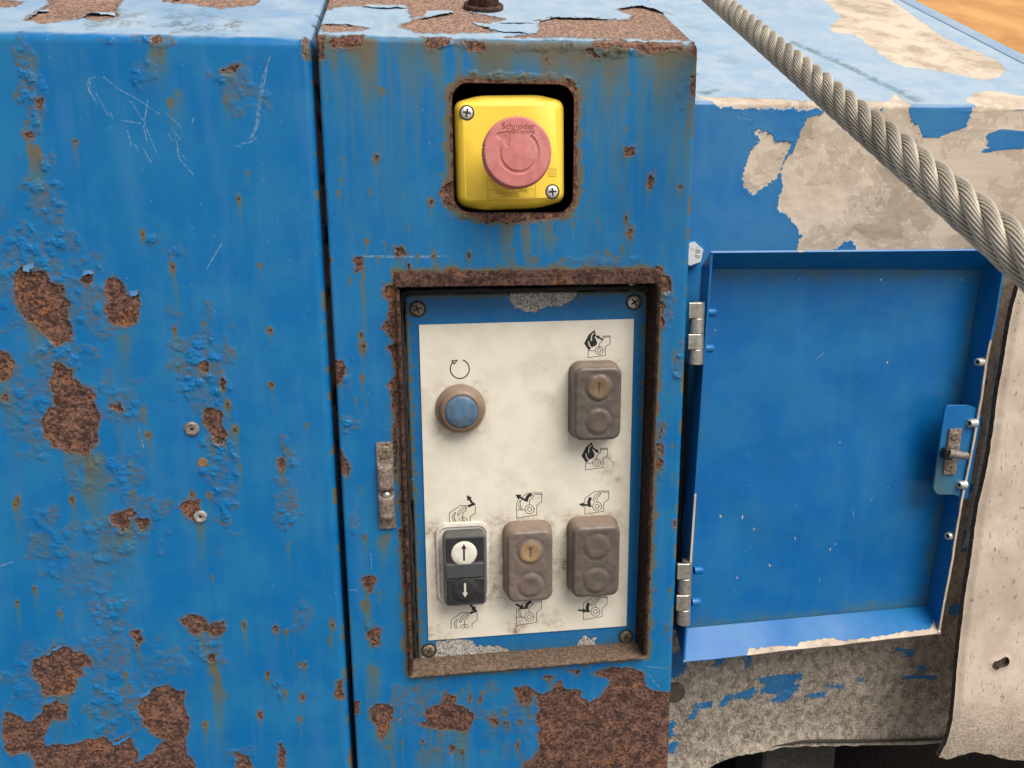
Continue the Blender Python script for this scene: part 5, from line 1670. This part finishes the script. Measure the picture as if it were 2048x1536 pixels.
# a shallow crease across the top sheet
ca, cb_ = uvH(1640, 225), uvH(1850, 440 / 2.738 + 20)
sdl = line_dist(U, V, [uvH(1585, 85), uvH(1700, 135), uvH(1830, 200)], 20)
h = h - 1.0 * np.exp(-(sdl / 3.0) ** 2)
stain = np.zeros(U.shape)
stain = np.maximum(stain, smooth(7, 0.5, sdl + fbm(U, V, 8, 3, 147) * 4) * 0.30 * chalk)
stain = np.maximum(stain, smooth(0.1, 0.7, fbm(U, V, 26, 4, 149)) * 0.35 * chalk * smooth(XM_R + 130, XM_R + 20, U))
att = dict(rust=np.full(U.shape, -12.0), stain=stain, chalk=chalk * 1.0, worn=worn, scratch=np.full(U.shape, 6.0), blister=np.zeros(U.shape), bare=lower)
scl = [zH(s) for s in ([(540, 710), (550, 750)], [(480, 640), (560, 660)], [(500, 610), (530, 640)])]
for s in scl:
    att['scratch'] = np.minimum(att['scratch'], line_dist(U, V, [uvH(*p) for p in s]))
Yf, Zv = bend(v, TOPH, 4.0)
# torn, wavy lower edge
low_px = [(1340, 1545), (1395, 1536), (1430, 1518), (1459, 1506), (1490, 1500), (1523, 1495), (1560, 1486), (1600, 1484), (1675, 1483), (1760, 1482), (1885, 1478), (2100, 1470)]
lo = np.array([at(*p, HZ)[:2] for p in low_px])
X_ = np.broadcast_to(u, U.shape).copy()
Y_ = np.broadcast_to(Yf[:, None], U.shape).copy()
Z_ = np.broadcast_to(HZ + Zv[:, None], U.shape).copy()
edge_y = np.interp(u, lo[:, 0], lo[:, 1]) + fbm(u, u * 0, 5, 3, 151) * 0.5
ytr = at(1600, 1340, HZ)[1]
m = Y_ < ytr
tt_ = (Y_ - yend) / (ytr - yend)
Y_ = np.where(m, edge_y[None, :] + tt_ * (ytr - edge_y[None, :]), Y_)
Z_ = Z_ + np.where(m, np.clip(1 - tt_ * 4.5, 0, 1) ** 2 * 5.0 * smooth(60, 130, X_), 0)
# the sheet ends at the rim along its far right edge
dB = rimB - rimA
rim_x = rimA[0] + (np.dot(rimA * 0, UPN) + ((Y_ - rimA[1]) * ALONG[1] + (Z_ - rimA[2]) * ALONG[2])) * dB[0] / np.dot(dB, ALONG)
X_ = np.where(Y_ > TOPH - 0.5, np.minimum(X_, rim_x + 1.0), np.minimum(X_, rim_x[np.argmax(v > TOPH)][0] + 1.0))
P = displaced(X_, Y_, Z_, h * (np.abs(X_ - U) < 1e-6))
housing = thing('machine_housing', 'blue machine housing with beige patches of peeled paint behind the open door', 'housing', (xh0 + 100, yplate, HZ - 100))
build('sheet', P.reshape(-1, 3), grid_faces(len(v), len(u)), M['housing'], housing, {k: a.ravel() for k, a in att.items()}, sharp=None)
# thickness and return flange of the torn edge
mb = MB()
ed = [(x, y, z) for x, y, z in zip(P[0, :, 0], P[0, :, 1], P[0, :, 2])][::2]
mb.loft([[(x, y, z) for x, y, z in ed], [(x, y - 0.7 - 0.5 * math.sin(x * 0.35), z - 0.5) for x, y, z in ed], [(x, y - 0.9, z - 3.0) for x, y, z in ed], [(x, y + 5, z - 26) for x, y, z in ed]], closed=False)
mb.build('lower_edge', M['edge_white'], housing, sharp=60)
mb = MB()
crk = [at(x, y, HZ) + np.array([0, 0, 0.9 + 4.2 * (1 if x > 1560 else 0.5)]) for x, y in ((1535, 1489), (1570, 1480), (1600, 1475), (1640, 1474), (1700, 1474), (1760, 1473), (1820, 1472), (1890, 1469))]
mb.tube(crk, [0.3, 0.8, 1.3, 1.4, 1.4, 1.3, 1.3, 1.2], 6)
mb.build('seam_shadow', M['screw_dark'], housing)  # dark tube drawn in as the shadow gap above the lip
# raised rim along the far right edge of the top sheet
d_ = rimB - rimA
d_ /= np.linalg.norm(d_)
side = np.cross(UPN, d_)
A_, B_ = rimA - d_ * 150, rimA + (rimB - rimA) * ((TOPH + 1 - rimA[1]) / (rimB[1] - rimA[1]))
prof = [(-1.2, 0.0), (-0.9, 0.7), (0.0, 1.1), (12.5, 1.6), (14.0, 0.6), (14.3, -30)]
mb = MB()
if np.dot(side, (1, 0, 0)) < 0:
    side = -side
mb.loft([[tuple(A_ + (B_ - A_) * k / 12 + side * a + UPN * b) for a, b in prof] for k in range(13)], closed=False)
nvv = len(mb.v)
build('rim', mb.v, mb.f, M['housing'], housing, dict(rust=np.full(nvv, -12.0), stain=np.zeros(nvv), chalk=np.full(nvv, 0.82), worn=np.full(nvv, -12.0), scratch=np.full(nvv, 6.0), blister=np.zeros(nvv), bare=np.zeros(nvv)), sharp=30)


def hexbolt(parent, c, r, hgt, mat, rot=0.0, axis=(0, 0, 1), name='hex_bolt'):
    ref = (math.cos(rot), math.sin(rot), 0.001)
    return MB().lathe(c, [(r, -2), (r, hgt - 0.8), (r * 0.93, hgt), (r * 0.86, hgt + 0.02), (r * 0.84, hgt - 0.15), (1, hgt - 0.15)], 6, axis, ref).build(name, mat, parent, sharp=15)


cbolt = at(1380, 508, HZ + 1)
hb = MB().lathe(cbolt, [(8.6, -1), (8.6, 4.2), (8.0, 5.0), (1, 5.0)], 6, ref=(math.cos(0.35), math.sin(0.35), 0)).build('hex_bolt', M['screw_bright'], housing, sharp=15, label='bright hex bolt head half hidden beside the door hinge')
vs, fs = text_mesh('8.8', 5.0, 0.02)
vs = vs @ np.array([[0, 1, 0], [-1, 0, 0], [0, 0, 1]]).T
build('grade_mark', np.stack([vs[:, 0] + cbolt[0] + 3.6, vs[:, 1] + cbolt[1], np.where(vs[:, 2] > 0, 5.15, 4.9) + cbolt[2]], -1), fs, M['screw_old'], hb, smooth_faces=False)
cst = at(1350, 1385, HZ + 0.8)
MB().lathe(cst, [(8.5, -1), (8.3, 1.0), (7.2, 1.9), (3, 2.1)], 32).build('bolt_cover', simple('rusty_cover', (0.085, 0.062, 0.048), 0.85, var=0.4, bump=0.5), housing)

# ---------------------------------------------------------------- underframe below the torn edge, its shade painted in as near-black colour
def uf(name, lo, hi, label_):
    o = MB().box(lo, hi, 1.5).build(name, M['undercarriage'], None, label=label_)
    o['category'] = 'frame'
    return o


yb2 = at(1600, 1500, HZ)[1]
uframe = thing('underframe', 'underframe coloured near-black as deep shade, in the gap below the torn housing edge', 'frame', (200, yb2 - 60, -200))
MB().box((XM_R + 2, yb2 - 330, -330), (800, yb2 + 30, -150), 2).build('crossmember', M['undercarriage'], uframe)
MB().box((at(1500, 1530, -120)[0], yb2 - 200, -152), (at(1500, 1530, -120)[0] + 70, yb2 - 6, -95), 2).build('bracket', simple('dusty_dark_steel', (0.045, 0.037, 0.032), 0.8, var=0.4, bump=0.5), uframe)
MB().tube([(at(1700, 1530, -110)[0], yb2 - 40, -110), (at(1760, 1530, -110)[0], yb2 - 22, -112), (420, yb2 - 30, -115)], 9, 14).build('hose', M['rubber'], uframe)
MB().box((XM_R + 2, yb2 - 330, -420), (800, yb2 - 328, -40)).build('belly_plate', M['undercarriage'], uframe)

# ---------------------------------------------------------------- open door tray
DZ, DP = -3.0, -23.0
rimc = [at(*p, DZ) for p in ((1422, 502), (2018, 497), (1880, 1268), (1366, 1326))]
panc = [at(*p, DP) for p in ((1403, 534), (1968, 536), (1857, 1213), (1352, 1260))]
door = thing('open_door', 'clean blue open door tray with flanges and latch, hinged right of the panel', 'door', (rimc[0] + rimc[2]) / 2)


def door_attrs(n, **kw):
    d = dict(rust=np.full(n, -12.0), stain=np.zeros(n), chalk=np.zeros(n), worn=np.full(n, -12.0), scratch=np.full(n, 6.0), blister=np.zeros(n))
    d.update(kw)
    return d


def quad_grid(a, b, c, d, nu, nv):
    """a bl, b br, c tr, d tl"""
    s, t2 = np.meshgrid(np.linspace(0, 1, nu), np.linspace(0, 1, nv))
    q = lambda p: np.asarray(p, float)[None, None]
    G = q(a) * ((1 - s) * (1 - t2))[..., None] + q(b) * (s * (1 - t2))[..., None] + q(c) * (s * t2)[..., None] + q(d) * ((1 - s) * t2)[..., None]
    return G, s, t2


# panel sheet
G, s, t2 = quad_grid(panc[3], panc[2], panc[1], panc[0], 230, 300)
px_c = lambda px, py: tuple(at(px, py, DP)[:2])
wornd = np.full(s.shape, -12.0)
for cx2, cy2, r, e in ((1486, 1036, 2.6, 0.45), (1509, 1058, 1.7, 0.5), (1590, 1076, 2.7, 0.4), (1540, 1130, 1.5, 0.9), (1660, 1098, 1.7, 0.7), (1670, 1087, 1.4, 0.7), (1475, 1155, 1.9, 0.5), (1442, 1033, 1.3, 1), (1705, 1026, 1.7, 0.4), (1720, 1110, 2.0, 0.35), (1640, 1160, 1.4, 0.8), (1498, 910, 1.8, 0.4), (1625, 928, 1.6, 0.4), (1680, 885, 1.3, 0.5), (1775, 975, 1.4, 0.5), (1845, 955, 1.5, 0.5), (1860, 975, 1.2, 0.5), (1715, 905, 1.6, 0.35), (1740, 1000, 1.6, 0.35), (1722, 962, 1.1, 0.6), (1598, 557, 1.2, 0.8), (1762, 560, 1.4, 1.2), (1925, 560, 1.0, 1), (1432, 660, 1.4, 0.6), (1500, 970, 1.0, 0.5), (1590, 1010, 0.9, 1), (1775, 725, 1.2, 0.7)):
    c = px_c(cx2, cy2)
    k = r * 0.52 - np.sqrt(((G[..., 0] - c[0]) / e) ** 2 + (G[..., 1] - c[1] + (G[..., 0] - c[0]) * 0.6) ** 2 / 2.2)
    wornd = np.maximum(wornd, np.where(k > -4, k + fbm(G[..., 0], G[..., 1], 1.8, 2, 161) * 0.5, -12))
scr = np.full(s.shape, 6.0)
for ln_ in ([(1465, 1178), (1488, 1198)], [(1497, 905), (1502, 918)], [(1700, 1015), (1708, 1040)], [(1660, 880), (1663, 900)], [(1630, 720), (1650, 705)], [(1745, 985), (1742, 1010)]):
    scr = np.minimum(scr, line_dist(G[..., 0], G[..., 1], [px_c(*p) for p in ln_]))
dent = np.exp(-(((G[..., 0] - px_c(1735, 745)[0]) / 9) ** 2 + ((G[..., 1] - px_c(1735, 745)[1]) / 14) ** 2)) * 0.9 + fbm(G[..., 0], G[..., 1], 70, 2, 163) * 1.2
G[..., 2] += dent
build('panel', G.reshape(-1, 3), grid_faces(300, 230), M['door'], door, door_attrs(s.size, worn=wornd.ravel(), scratch=scr.ravel(), stain=np.clip(np.maximum(smooth(0.07, 0.0, np.minimum(np.minimum(s, 1 - s), np.minimum(t2, 1 - t2) * 1.3) + fbm(G[..., 0], G[..., 1], 16, 3, 165) * 0.03) * 0.30, smooth(0.25, 0.9, fbm(G[..., 0], G[..., 1] * 0.25, 14, 4, 167)) * 0.10), 0, 1).ravel()), sharp=None)


def flange(name, p0, p1, r1, r0, n, thick, seed, wear=None, wavy=0.0, chalk=0.0):
    """a thin flange from panel edge p0-p1 out to rim r0-r1"""
    m_ = 14
    G, s, t2 = quad_grid(p0, p1, r1, r0, n, m_)
    inn = np.cross(np.asarray(p1) - p0, np.asarray(r0) - p0)
    inn /= np.linalg.norm(inn)
    wob = fbm(s[0] * 40 + seed * 9, s[0] * 0, 8, 3, seed) * wavy
    G = G + inn * (wob[None, :] * t2)[..., None]
    top = G.reshape(-1, 3)
    bot = (G - inn * thick).reshape(-1, 3)
    N = len(top)
    F = grid_faces(m_, n)
    Fb = F[:, ::-1] + N
    e = []
    last = (m_ - 1) * n
    for i in range(n - 1):
        e.append([last + i, last + i + 1, N + last + i + 1, N + last + i])
    for j in range(m_ - 1):
        e.append([j * n, (j + 1) * n, N + (j + 1) * n, N + j * n])
        e.append([(j + 1) * n + n - 1, j * n + n - 1, N + j * n + n - 1, N + (j + 1) * n + n - 1])
    Fs = np.concatenate([F, Fb, np.array(e)])
    Vv = np.concatenate([top, bot])
    h_mm = np.linalg.norm(np.asarray(r0) - p0)
    wv = np.full(s.shape, -12.0) if wear is None else wear(s, (1 - t2) * h_mm)
    wv = np.concatenate([wv.ravel(), wv.ravel()])
    ch = np.concatenate([np.full(N, chalk), np.full(N, 0.0)])
    return build(name, Vv, Fs, M['door'], door, door_attrs(2 * N, worn=wv, chalk=ch), sharp=40)


def wear_bottom(s, d):
    depth = np.interp(s, [0, 0.24, 0.25, 0.36, 0.42, 0.46, 0.55, 0.62, 0.72, 0.80, 0.86, 0.95, 0.97, 1.0], [-0.5, -0.5, 4.2, 4.4, 2.4, 5.6, 6.4, 3.2, 2.6, 3.4, 5.0, 4.2, 6, 14])
    return np.minimum(3, depth - d + fbm(s * 160, d, 4, 3, 171) * 1.3)


def wear_rim(lo_, hi_, w):
    def f(s, d):
        return np.where((s > lo_) & (s < hi_), w, -0.9) - d + fbm(s * 190, d, 6, 3, 173) * 0.8
    return f


P3, P2, P1, P0 = panc[3], panc[2], panc[1], panc[0]
R3, R2_, R1, R0c = rimc[3], rimc[2], rimc[1], rimc[0]
flange('top_flange', P1, P0, R0c, R1, 160, 1.4, 3, wear_rim(0.70, 0.72, 0.8))
flange('bottom_flange', P3, P2, R2_, R3, 220, 1.4, 4, wear_bottom, 0.9, 0.22)
flange('left_flange', P0, P3, R3, R0c, 200, 1.4, 5, wear_rim(0.56, 0.80, 1.0))
flange('right_flange', P2, P1, R1, R2_, 200, 1.4, 6, wear_rim(0.0, 0.78, 0.9), 0.8)
# torn weld bead in the lower right corner
MB().tube([panc[2] + (-1, 1, 1), panc[2] + (3, -6, 6), (panc[2] + rimc[2]) / 2 + (0, -1, 2), rimc[2] + (-1.5, 1.0, 0.5)], [1.0, 1.4, 1.3, 1.6], 8).build('weld_bead', M['edge_white'], door)


# added black strip standing in for the deep shade of the gap between the hinges
MB().box((XM_R - 1.0, at(1370, 1252, -34)[1], -44), (XM_R + 13, at(1385, 716, -34)[1], -28), 1.5).build('gap_shade_strip', M['rubber'], ctrl)


# hinges: wrapped leaf knuckles, clamped leaf stubs
def hinge(cpx, cy0, cy1, label_):
    a, b = at(cpx[0], cy0, -4), at(cpx[1], cy1, -4)
    axis = a - b
    L = np.linalg.norm(axis)
    ax = axis / L
    r = 5.0
    h0 = MB().tube([b, a], 1.7, 12).build('hinge', M['steel_old'], door, label=label_)
    for k in range(4):
        z0, z1_ = L * k / 4 + 0.12, L * (k + 1) / 4 - 0.12
        pts = []
        left_leaf = k % 2 == 1
        prof = []
        for j in range(19):
            an = math.radians(-95 + 205 * j / 18) if left_leaf else math.radians(-110 + 215 * j / 18)
            prof.append((r * math.cos(an), r * math.sin(an)))
        tail = [(-9.5, -r * 0.95), (-9.5, -r * 0.55)] if left_leaf else [(-4.5, -r - 0.2), (-7.5, -r - 0.2)]
        prof = [(p[0], p[1]) for p in prof]
        # section in (x, z); the leaf runs back towards the cabinet side or the door flange
        sec = [(x, z) for x, z in prof] + [(-6.6, r * 0.80), (-6.6, r * 0.80 - 2.2), (0, r - 2.2)] if left_leaf else [(x * 1.0, z) for x, z in [(r * math.cos(math.radians(q)), r * math.sin(math.radians(q))) for q in range(0, 360, 15)]]
        ux = np.array([1.0, 0, 0])
        uz = np.array([0, 0, 1.0])
        m2 = MB()
        rings = []
        for zz, ins in ((z0, 0.3), (z0 + 0.3, 0.0), (z1_ - 0.3, 0.0), (z1_, 0.3)):
            base = b + ax * zz
            rings.append([tuple(base + ux * x * (1 - ins / 6) + uz * z_ * (1 - ins / 6)) for x, z_ in sec])
        m2.loft(rings, True, True)
        m2.build('knuckle', M['steel'], h0, sharp=30)
    return h0


hinge((1394, 1391), 604, 728, 'upper bright steel door hinge')
hinge((1370, 1366), 1122, 1246, 'lower bright steel door hinge')
for (bx, by), rr_ in (((1416, 625), 2.9), ((1411, 697), 2.9), ((1391, 1141), 2.9), ((1386, 1204), 2.9)):
    c = at(bx - 3, by, DZ - 9)
    pg = MB().lathe(c, [(rr_, 0), (rr_, 5.6), (rr_ * 0.85, 6.4), (rr_ * 0.3, 6.6)], 24, (1, 0, 0), (0, 1, 0))
    nvv = len(pg.v)
    o = build('rivet_stud', pg.v, pg.f, M['door'], door, door_attrs(nvv), sharp=35)
# rivet nuts through the right flange
for bx, by in ((1956, 724), (1940, 846), (1919, 969), (1896, 1071)):
    c = on_plane(bx + 9, by, P2, np.cross(P1 - P2, R2_ - P2))
    o = MB().lathe(c, [(3.4, 0), (3.2, 1.2), (2.7, 2.2), (2.9, 3.6), (2.6, 5.0), (2.2, 5.4), (1.5, 5.4), (1.4, 3.5)], 24, (-1, 0.05, 0.25), (0, 1, 0)).build('rivet_nut', M['rivet_nut'], door)
    MB().lathe(c + np.array([-1, 0.05, 0.25]) / 1.03 * 4.2, [(1.45, 0)], 16, (-1, 0.05, 0.25), (0, 1, 0)).build('rivet_bore', M['screw_dark'], o)
# latch bracket: folded blue plate standing in the tray
zL = lambda pts: zoomed(pts, 1850, 680, 3.4905)
LBZ = -5.0
lbp = [at(*p, LBZ)[:2] for p in zL([(165, 455), (310, 455), (370, 480), (400, 530), (372, 680), (300, 1110), (270, 1110), (205, 1080), (85, 1080), (58, 1040), (75, 930), (140, 480)])]
mb = MB()
mb.prism(round_poly(ccw([tuple(p) for p in lbp]), 2.5, 4), LBZ - 1.6, LBZ, 0.25)
nvv = len(mb.v)
va = np.array(mb.v)
cL = at(*zL([(150, 1000)])[0], LBZ)
lb_o = build('latch_bracket', mb.v, mb.f, M['door'], door, door_attrs(nvv, stain=smooth(cL[1] + 40, cL[1], va[:, 1]) * smooth(cL[0] + 22, cL[0] + 6, va[:, 0]) * 0.4), sharp=35, label='folded latch bracket, greasy at its left')
k_ = [at(*p, LBZ)[:2] for p in zL([(165, 620), (252, 615), (205, 935), (120, 935)])]
mb = MB()
mb.prism(ccw([tuple(p) for p in k_]), LBZ - 0.1, LBZ + 1.6, 0.3)
ct = mb.build('catch', M['keeper'], lb_o)
for sx, sy in ((212, 670), (172, 888)):
    MB().lathe(at(*zL([(sx, sy)])[0], LBZ + 1.6), [(3.2, -0.3), (3.1, 0.6), (2.4, 0.9), (0.9, 0.9), (0.8, 0.2)], 24).build('rivet', M['screw_old'], lb_o)
a = at(*zL([(165, 790)])[0], LBZ + 6)
b = at(*zL([(290, 810)])[0], LBZ + 8)
tg = MB()
tg.tube([a, (a + b) / 2 + np.array([0, 0, 0.6]), b], [3.2, 3.0, 2.7], 18)
tg.build('tongue', M['steel_old'], lb_o)
tg = MB()
tg.box((a[0] - 2.2, a[1] - 5.0, LBZ + 1), (a[0] + 3.8, a[1] + 3.2, LBZ + 6.5), 0.6)
tg.build('tongue_block', M['rubber'], lb_o)
# bent cover strip on the outside of the right flange
zs = [(503, 120), (515, 150), (490, 350), (445, 560), (420, 740), (380, 930), (345, 1130), (315, 1350), (290, 1440), (270, 1450)]
path = [at(*p, -10 + 3 * math.sin(i * 0.5)) for i, p in enumerate(zL(zs))]
mb = MB()
rings = []
for i, p in enumerate(path):
    w = 1.1 if 0 < i < len(path) - 1 else 0.8
    rings.append([p + (-w, 0, 0), p + (0, 0, 0.9), p + (w, 0, 0), p + (w, 0, -2.2), p + (-w, 0, -2.2)])
mb.loft(rings, True, True)
mb.build('cover_strip', M['edge_white'], door, sharp=40)

# ---------------------------------------------------------------- beige flap at the far right
FZ = 4.0
zF = lambda pts: zoomed(pts, 1320, 1200, 2.813)
le = [(2125, 330), (2085, 440), (2052, 540), (2030, 620), (2012, 720), (1998, 810), (1985, 890), (1983, 910), (1962, 1010), (1945, 1110), (1932, 1200), (1922, 1290), (1908, 1380), (1897, 1440), (1882, 1480), (1868, 1505)]
be = [(1868, 1505), (1885, 1506), (1905, 1500), (1935, 1492), (1970, 1497), (2000, 1506), (2030, 1508), (2070, 1505), (2150, 1510)]
L_ = np.array([at(*p, FZ)[:2] for p in le])
Bo = np.array([at(*p, FZ)[:2] for p in be])
ny, nx = 420, 170
yy = np.linspace(L_[:, 1].max(), L_[:, 1].min(), ny)
xl = np.interp(-yy, -L_[:, 1], L_[:, 0]) + fbm(yy, yy * 0, 6, 3, 181) * 0.25
xr = np.full(ny, Bo[:, 0].max() + 20)
s = np.linspace(0, 1, nx)
Xg = xl[:, None] + (xr - xl)[:, None] * s[None, :]
ybot = np.interp(Xg[-1], Bo[:, 0], Bo[:, 1]) + fbm(Xg[-1], Xg[-1] * 0, 7, 3, 183) * 0.5
Yg = np.broadcast_to(yy[:, None], Xg.shape).copy()
blend = smooth(yy.min() + 60, yy.min(), Yg)
Yg = Yg + blend * (ybot - yy.min())[None, :]
sag = smooth(yy.min() + 110, yy.min(), Yg)
Zg = FZ + sag * 7 - smooth(6, 0, Xg - xl[:, None]) * 1.8 + fbm(Xg, Yg, 60, 2, 185) * 1.5
low = smooth(yy.min() + 75, yy.min() + 5, Yg + fbm(Xg, Yg, 25, 3, 187) * 18)
Zg = Zg + low * fbm(Xg, Yg, 2.2, 3, 189, 0.6) * 0.30
hc = [at(*p, FZ) for p in zF([(1880, 358), (1930, 340)])]
circ = [(hc[0], 3.6), (hc[1], 3.9), ((hc[0] + hc[1]) / 2, 3.3)]
dh = np.min([np.hypot(Xg - c_[0], Yg - c_[1]) - r_ for c_, r_ in circ], 0)
Zg = Zg + np.exp(-(dh / 1.6) ** 2) * 0.8
Ff = grid_faces(ny, nx)[:, ::-1]
hole = dh.ravel()[Ff].mean(1) < 0
bdv = np.intersect1d(np.unique(Ff[hole]), np.unique(Ff[~hole]))
Pfl = np.stack([Xg, Yg, Zg], -1).reshape(-1, 3)
for i in bdv:
    cc, rr_ = min(circ, key=lambda c_: math.hypot(Pfl[i, 0] - c_[0][0], Pfl[i, 1] - c_[0][1]) - c_[1])
    d = Pfl[i, :2] - cc[:2]
    Pfl[i, :2] = cc[:2] + d / (np.linalg.norm(d) + 1e-9) * rr_
Ff = Ff[~hole]
# back face and edges
Nf = len(Pfl)
backp = Pfl + np.array([0, 0, -4.0])
es = []
ii = np.arange(Nf).reshape(ny, nx)
for j in range(ny - 1):
    es.append([ii[j, 0], ii[j + 1, 0], Nf + ii[j + 1, 0], Nf + ii[j, 0]])
for i in range(nx - 1):
    es.append([ii[-1, i], ii[-1, i + 1], Nf + ii[-1, i + 1], Nf + ii[-1, i]])
    es.append([ii[0, i + 1], ii[0, i], Nf + ii[0, i], Nf + ii[0, i + 1]])
edges_ = {}
for f in Ff:
    for a_, b_ in zip(f, np.roll(f, -1)):
        edges_[(int(a_), int(b_))] = True
bset = set(int(i) for i in bdv)
for a_, b_ in list(edges_):
    if a_ in bset and b_ in bset and (b_, a_) not in edges_:
        es.append([b_, a_, Nf + a_, Nf + b_])
flap = build('mud_flap', np.concatenate([Pfl, backp]), np.concatenate([Ff, Ff[:, ::-1] + Nf, np.array(es)]), M['flap'], None, dict(low=np.concatenate([low.ravel(), low.ravel()])), sharp=45)
flap.data.materials.append(simple('shaded_flap_edge', (0.060, 0.046, 0.036), 0.85, var=0.4))  # edge faces darkened to paint in the deep shadow beside the flap
nfront = 2 * len(Ff)
mi = np.zeros(len(flap.data.polygons), np.int32)
mi[nfront:] = 1
flap.data.polygons.foreach_set('material_index', mi)
flap['label'] = 'scuffed beige flap with a double slot hole, hanging at the right edge'
flap['category'] = 'flap'

# ---------------------------------------------------------------- wire rope
rope = thing('wire_rope', 'twisted grey steel wire rope crossing diagonally over the top right', 'wire rope', at_depth(1740, 256, 300))
RD = 12.0
pa, pb = at_depth(1437, 2, RD * FPX / 39.5), at_depth(2052, 519, RD * FPX / 93.0)
ax = (pb - pa) / np.linalg.norm(pb - pa)
Ltot = np.linalg.norm(pb - pa)
A_ = pa - ax * 70
LEN = Ltot + 260
ref = np.cross(ax, (0, 0, 1.0))
ref /= np.linalg.norm(ref)
bi = np.cross(ax, ref)
LAY, NS, NW = 6.2 * RD, 6, 12
rs_ = RD / 2 / 3.0
Rc = 2 * rs_ * 0.99
rw = rs_ * math.sin(math.pi / NW) / (1 + math.sin(math.pi / NW)) * 0.80
rwc = rs_ - rw
HAND = 1.0
ns = int(LEN / 1.15)
tL = np.linspace(0, LEN, ns)
KW = 5
for k in range(NS):
    th = HAND * 2 * np.pi * tL / LAY + 2 * np.pi * k / NS + 0.4
    er = np.cos(th)[:, None] * ref + np.sin(th)[:, None] * bi
    cpt = A_ + tL[:, None] * ax + Rc * er
    et = -np.sin(th)[:, None] * ref + np.cos(th)[:, None] * bi
    tan = ax[None] + (HAND * 2 * np.pi * Rc / LAY) * et
    tan /= np.linalg.norm(tan, axis=1)[:, None]
    eb = np.cross(tan, er)
    VV, FF = [], []
    nb = 0
    # dark heart of the strand
    for q in range(8):
        pass
    for w_ in range(NW):
        ph = -HAND * 2 * np.pi * tL * 1.05 / 31.0 + 2 * np.pi * w_ / NW
        ew = np.cos(ph)[:, None] * er + np.sin(ph)[:, None] * eb
        wc = cpt + rwc * ew
        wt = np.gradient(wc, axis=0)
        wt /= np.linalg.norm(wt, axis=1)[:, None]
        eb2 = np.cross(wt, ew)
        ang = 2 * np.pi * np.arange(KW) / KW
        ring_ = wc[:, None, :] + rw * (np.cos(ang)[None, :, None] * ew[:, None, :] + np.sin(ang)[None, :, None] * eb2[:, None, :])
        VV.append(ring_.reshape(-1, 3))
        i_ = np.arange(ns * KW).reshape(ns, KW)
        i2 = np.roll(i_, -1, 1)
        FF.append(np.stack([i_[:-1], i2[:-1], i2[1:], i_[1:]], -1).reshape(-1, 4) + nb)
        nb += ns * KW
    st = build('strand', np.concatenate(VV), np.concatenate(FF), M['rope'], rope, sharp=None)
    cm = MB()
    cm.tube([p for p in cpt[::3]], rs_ - rw * 0.95, 8)
    cm.build('strand_core', M['rope_core'], st)
